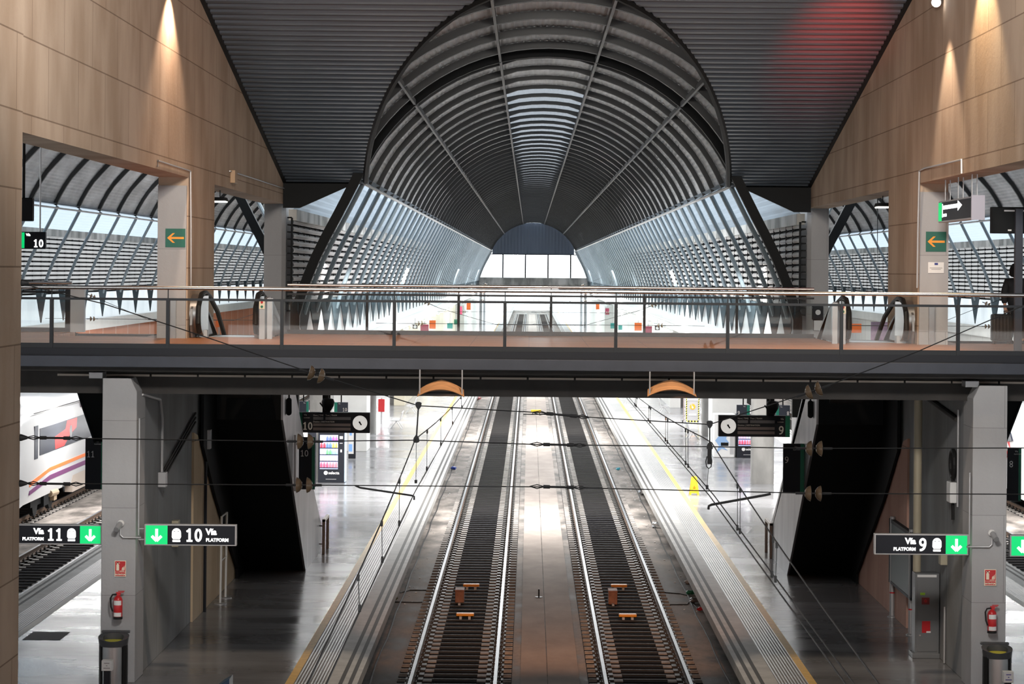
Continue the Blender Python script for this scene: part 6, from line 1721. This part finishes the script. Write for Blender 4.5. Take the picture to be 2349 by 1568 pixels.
solo('marker_post', MB().tube([(p.x, p.y, BED + 0.03), (p.x, p.y, BED + 0.25)], 0.02, 8).lathe([(0.10, BED + 0.03), (0.10, BED + 0.045)], (p.x, p.y, 0), 'z', 10), RUBBER, 'short dark stub standing on the concrete strip between the tracks', 'stub')
t = thing('barrier_trolley', 'small yellow marker far away between the two middle tracks', 'marker', (AX, 143, BED))
part(t, 'yellow_top', MB().box(0.15, 0.75, 142.9, 143.1, BED + 0.2, BED + 0.34), YEL, bevel=0.02)
part(t, 'frame', MB().tube([(-0.3, 143, BED + 0.06), (1.3, 143, BED + 0.06)], 0.03, 6).tube([(0.2, 143, BED + 0.03), (0.3, 143, BED + 0.22)], 0.02, 6).tube([(0.7, 143, BED + 0.03), (0.6, 143, BED + 0.22)], 0.02, 6), BLACK)

# ================================================================ trains
def train(label, cx, ynose, length, s, body_m, lower_m, name='train'):
    """s = -1: visible flank is the +X side"""
    t = thing(name, label, 'train', (cx, ynose + length / 2, RT), group=None)
    def sec(y, w, zt, zb, drop=0.0):
        pts = []
        for a in [PI * k / 14 for k in range(15)]:
            pts.append((cx + w * (abs(math.cos(a)) ** 0.55) * (1 if math.cos(a) >= 0 else -1), y, zt - 1.0 + 1.0 * math.sin(a) ** 0.8 if 0 < k < 14 else zt - 1.0))
        base = [(cx + w * 1.0, y, RT + 1.0), (cx + w * 0.95, y, zb), (cx - w * 0.95, y, zb), (cx - w, y, RT + 1.0)]
        pts = [(cx + w * (abs(math.cos(a)) ** 0.5) * (1 if math.cos(a) >= 0 else -1), y, zt - 0.95 + 0.95 * (max(math.sin(a), 0) ** 0.8)) for a in [PI * k / 14 for k in range(15)]]
        return [base[0]] + pts + [base[3], base[2], base[1]]
    zb = RT + 0.62
    secs = [sec(ynose, 0.35, RT + 1.6, RT + 0.5), sec(ynose + 0.35, 0.85, RT + 2.2, RT + 0.4), sec(ynose + 1.1, 1.2, RT + 2.9, RT + 0.35), sec(ynose + 2.2, 1.38, RT + 3.5, RT + 0.45), sec(ynose + 3.4, 1.45, RT + 3.8, zb), sec(ynose + 5.0, 1.45, RT + 3.85, zb), sec(ynose + length, 1.45, RT + 3.85, zb)]
    part(t, 'body', MB().sweep(secs, 0), body_m, smooth=True)
    return t
TW = mat('train_white', (0.66, 0.66, 0.67), 0.25, 0, 0.04, 0.6)
tr = train('white train with dark windows and orange and purple stripes at the left', T12, 74.6, 62, -1, TW, None)
xf = T12 + 1.452
DW = mat('train_window', (0.035, 0.04, 0.06), 0.15, spec=0.25); OS = mat('stripe_orange', (0.80, 0.20, 0.05), 0.4); PS = mat('stripe_purple', (0.16, 0.04, 0.14), 0.4)
def tp(px, py):
    u, v = uv(px, py); y = xf * F / u; return y, EYE - v * y / F
w0, _ = tp(91, 1000); w1, _ = tp(216, 960)
part(tr, 'window', MB().box(xf - 0.02, xf + 0.012, w0, w1, 1.52, 2.42), DW)
part(tr, 'window', MB().box(xf - 0.02, xf + 0.012, w1 + 0.7, w1 + 6, 1.6, 2.4), DW)
a, _ = tp(79, 1000)
part(tr, 'door_window', MB().box(xf - 0.02, xf + 0.014, a, a + 0.55, 1.45, 2.55), DW)
part(tr, 'orange_stripe', MB().prism([(78.6, 0.60), (78.6, 0.74), (82, 0.98), (136, 0.98), (136, 0.86), (82, 0.86)], 'x', xf - 0.02, xf + 0.010), OS)
part(tr, 'purple_stripe', MB().prism([(78.6, 0.34), (78.6, 0.48), (82, 0.72), (136, 0.72), (136, 0.56), (82, 0.56)], 'x', xf - 0.02, xf + 0.011), PS)
part(tr, 'beige_skirt', MB().box(xf - 0.3, xf - 0.02, 86.2, 136, -0.25, 0.45), mat('skirt_beige', (0.45, 0.38, 0.33), 0.5))
part(tr, 'roof_seam', MB().box(xf - 0.05, xf + 0.004, 79.4, 136, 2.96, 2.98), SOOT)
bg_ = MB()
for yy in (80.6, 83.2): bg_.lathe([(0.42, xf - 0.35), (0.42, xf - 0.22)], (0, yy, RT + 0.42), 'x', 20)
bg_.box(xf - 0.5, xf - 0.2, 79.8, 84.2, RT + 0.35, RT + 0.75).box(xf - 0.3, xf - 0.1, 81.5, 82.3, RT + 0.25, RT + 0.9).tube([(xf - 0.1, 84.5, 0.4), (xf - 0.06, 84.7, -0.1), (xf - 0.1, 85.2, 0.3)], 0.03, 6)
part(tr, 'bogie', bg_, BLACK)
part(tr, 'damper', MB().tube([(xf - 0.1, 82.4, RT + 0.6), (xf - 0.1, 83.6, RT + 0.55)], 0.12, 10).box(xf - 0.2, xf - 0.05, 83.0, 83.5, RT + 0.3, RT + 0.5), mat('brass_brown', (0.35, 0.26, 0.17), 0.5))
ad = part(tr, 'red_poster_reflection', MB().prism([(w0 + 2.6, 1.54), (w0 + 2.5, 1.98), (w0 + 4.4, 2.12), (w0 + 4.7, 2.40), (w0 + 6.6, 2.40), (w0 + 6.5, 2.05), (w0 + 5.2, 1.85), (w0 + 4.2, 1.54)], 'x', xf + 0.012, xf + 0.014), mat('window_red', (0.55, 0.03, 0.03), 0.15), label='red poster reflection laid as colour on the dark train window')  # mirror image of a red poster, drawn on the glass as colour
part(ad, 'pale_patch', MB().lathe([(0.22, xf + 0.0145), (0.22, xf + 0.016)], (0, w0 + 5.4, 1.98), 'x', 16), GALV)
part(tr, 'route_display', MB().box(xf - 0.02, xf + 0.012, w1 - 2.6, w1 - 2.0, 2.72, 2.98), mat('display_mauve', (0.25, 0.16, 0.2), 0.3))
# red and white train at the right
cr = mx(T12, 1)
tr2 = train('red and white train nose at the right edge behind the right pier', cr, 83.0, 58, 1, TW, None)
xr = cr - 1.452
RD = mat('train_red', (0.62, 0.035, 0.04), 0.3)
part(tr2, 'red_panel', MB().prism([(86.2, 1.35), (88.2, 1.2), (141, 1.2), (141, 2.75), (88.0, 2.75), (86.6, 2.2)], 'x', xr - 0.01, xr + 0.03), RD)
part(tr2, 'windscreen', MB().prism([(85.9, 1.9), (87.3, 1.75), (87.8, 2.55), (86.8, 2.6)], 'x', xr - 0.03, xr + 0.05), DW)
part(tr2, 'lamp', MB().lathe([(0.14, xr - 0.04), (0.14, xr - 0.0)], (0, 86.9, 1.35), 'x', 14), MATS['window_red'])
part(tr2, 'white_swoosh', MB().prism([(86.3, 1.6), (87.0, 1.85), (88.6, 1.2), (88.2, 1.1)], 'x', xr - 0.015, xr + 0.02), TW)
part(tr2, 'underframe', MB().box(xr + 0.1, xr + 0.5, 86.5, 141, RT + 0.2, RT + 0.65), BLACK)
# ================================================================ camera
cam = bpy.data.cameras.new('camera'); co = bpy.data.objects.new('camera', cam); COL.objects.link(co)
cam.sensor_width = 36; cam.sensor_fit = 'HORIZONTAL'; cam.lens = F * 36 / 2349
cam.shift_x = -(1215 - 1174.5) / 2349; cam.shift_y = -(784 - 620) / 2349
cam.clip_end = 3000; cam.clip_start = 0.5
r = math.atan(ROLL)
co.matrix_world = Matrix(((math.cos(r), -math.sin(r), 0, 0), (0, 0, -1, 0), (math.sin(r), math.cos(r), 0, EYE), (0, 0, 0, 1)))
S.camera = co

# ================================================================ light
w = bpy.data.worlds.new('overcast_sky'); S.world = w; w.use_nodes = True
wn = w.node_tree; bg = wn.nodes['Background']
bg.inputs['Color'].default_value = (0.90, 0.96, 1.0, 1); bg.inputs['Strength'].default_value = 4.0

# rows of platform luminaires beyond the footbridge, then added fill over the middle tracks
for s in (0, 1):
    for y0 in (63, 104, 150, 192, 234, 276):
        area('platform_light', (mx(-5.6, s), y0 + 20, 5.6), (mx(-4.6, s), y0 + 20, 0), 0.5, 40, 4800, (1, 0.98, 0.95))
    area('hall_light', (mx(-15.5, s), 125, 9.0), (mx(-15.5, s), 125, 0), 4, 70, 2400, (1, 0.98, 0.96))
area('track_fill_light', (AX, 200, 9.5), (AX, 200, 0), 1.2, 220, 20000, (0.95, 0.98, 1))  # added fill without a fitting, brightens the tracks and hall sides
for s in (0, 1):
    area('skirt_fill_light', (AX, 195, 8.3), (mx(-7.2, s), 195, 6.2), 220, 0.5, 9000, (0.97, 0.99, 1), math.radians(110))  # added floating strips that brighten the white skirts, no real lamps
# concourse lamps above and behind the viewer
area('concourse_light', (AX, 6, 21.0), (AX, 46, 8), 12, 4, 700, (1, 0.95, 0.89))
for s in (-1, 1):
    area('concourse_light', (AX + s * 3, 26, 12.7), (AX + s * 8.5, 50, 13.4), 3, 1.2, 560, (1, 0.93, 0.85), math.radians(66))
area('concourse_light', (AX, 16, 16.5), (AX, 46, 2), 10, 3, 500, (0.93, 0.95, 1))
# spotlights washing the walls
spot('wall_washer', (-6.9, 48.9, 13.68), (-6.95, 48.9, 10), 900, math.radians(110), (1, 0.72, 0.52), 0.45)
spot('wall_washer', (mx(-6.7, 1), 48.2, 13.35), (mx(-6.75, 1), 48.2, 10), 620, math.radians(78), (1, 0.78, 0.58), 0.45)
spot('wall_washer', (mx(-6.9, 1), 44.4, 14.2), (mx(-6.95, 1), 44.4, 10), 1100, math.radians(88), (1, 0.74, 0.44), 0.45)
# red glow from an illuminated display outside the picture
spot('red_display_glow', (7.0, 43.0, 12.6), (7.1, 53.4, 13.25), 22000, math.radians(13), (1, 0.05, 0.03), 1.0, 0.3)
# warm lamps under the footbridge
for x in (-1.6, 3.0):
    spot('underbridge_lamp', (x, 45.0, 5.4), (x * 0.6 + 0.2, 57.0, BED), 1900, math.radians(46), (1, 0.5, 0.27), 0.9, 0.2)
spot('bridge_lamp', (AX, 37, 16.2), (AX, 50, DECK), 5500, math.radians(75), (1, 0.8, 0.6), 0.6, 0.5)
for s in (0, 1):
    spot('pier_lamp', (mx(-5.0, s), 38, 6.6), (mx(-7.8, s), 46, 1.6), 750, math.radians(38), (1, 0.97, 0.93), 0.8, 0.3)

S.view_settings.view_transform = 'Standard'; S.view_settings.look = 'None'
S.view_settings.exposure = 0.0; S.view_settings.gamma = 1.0; S.view_settings.use_curve_mapping = False
S.cycles.max_bounces = 8; S.cycles.diffuse_bounces = 3; S.cycles.glossy_bounces = 4; S.cycles.transmission_bounces = 4; S.cycles.transparent_max_bounces = 16
S.cycles.sample_clamp_indirect = 6; S.cycles.caustics_reflective = False; S.cycles.caustics_refractive = False
S.cycles.use_denoising = True
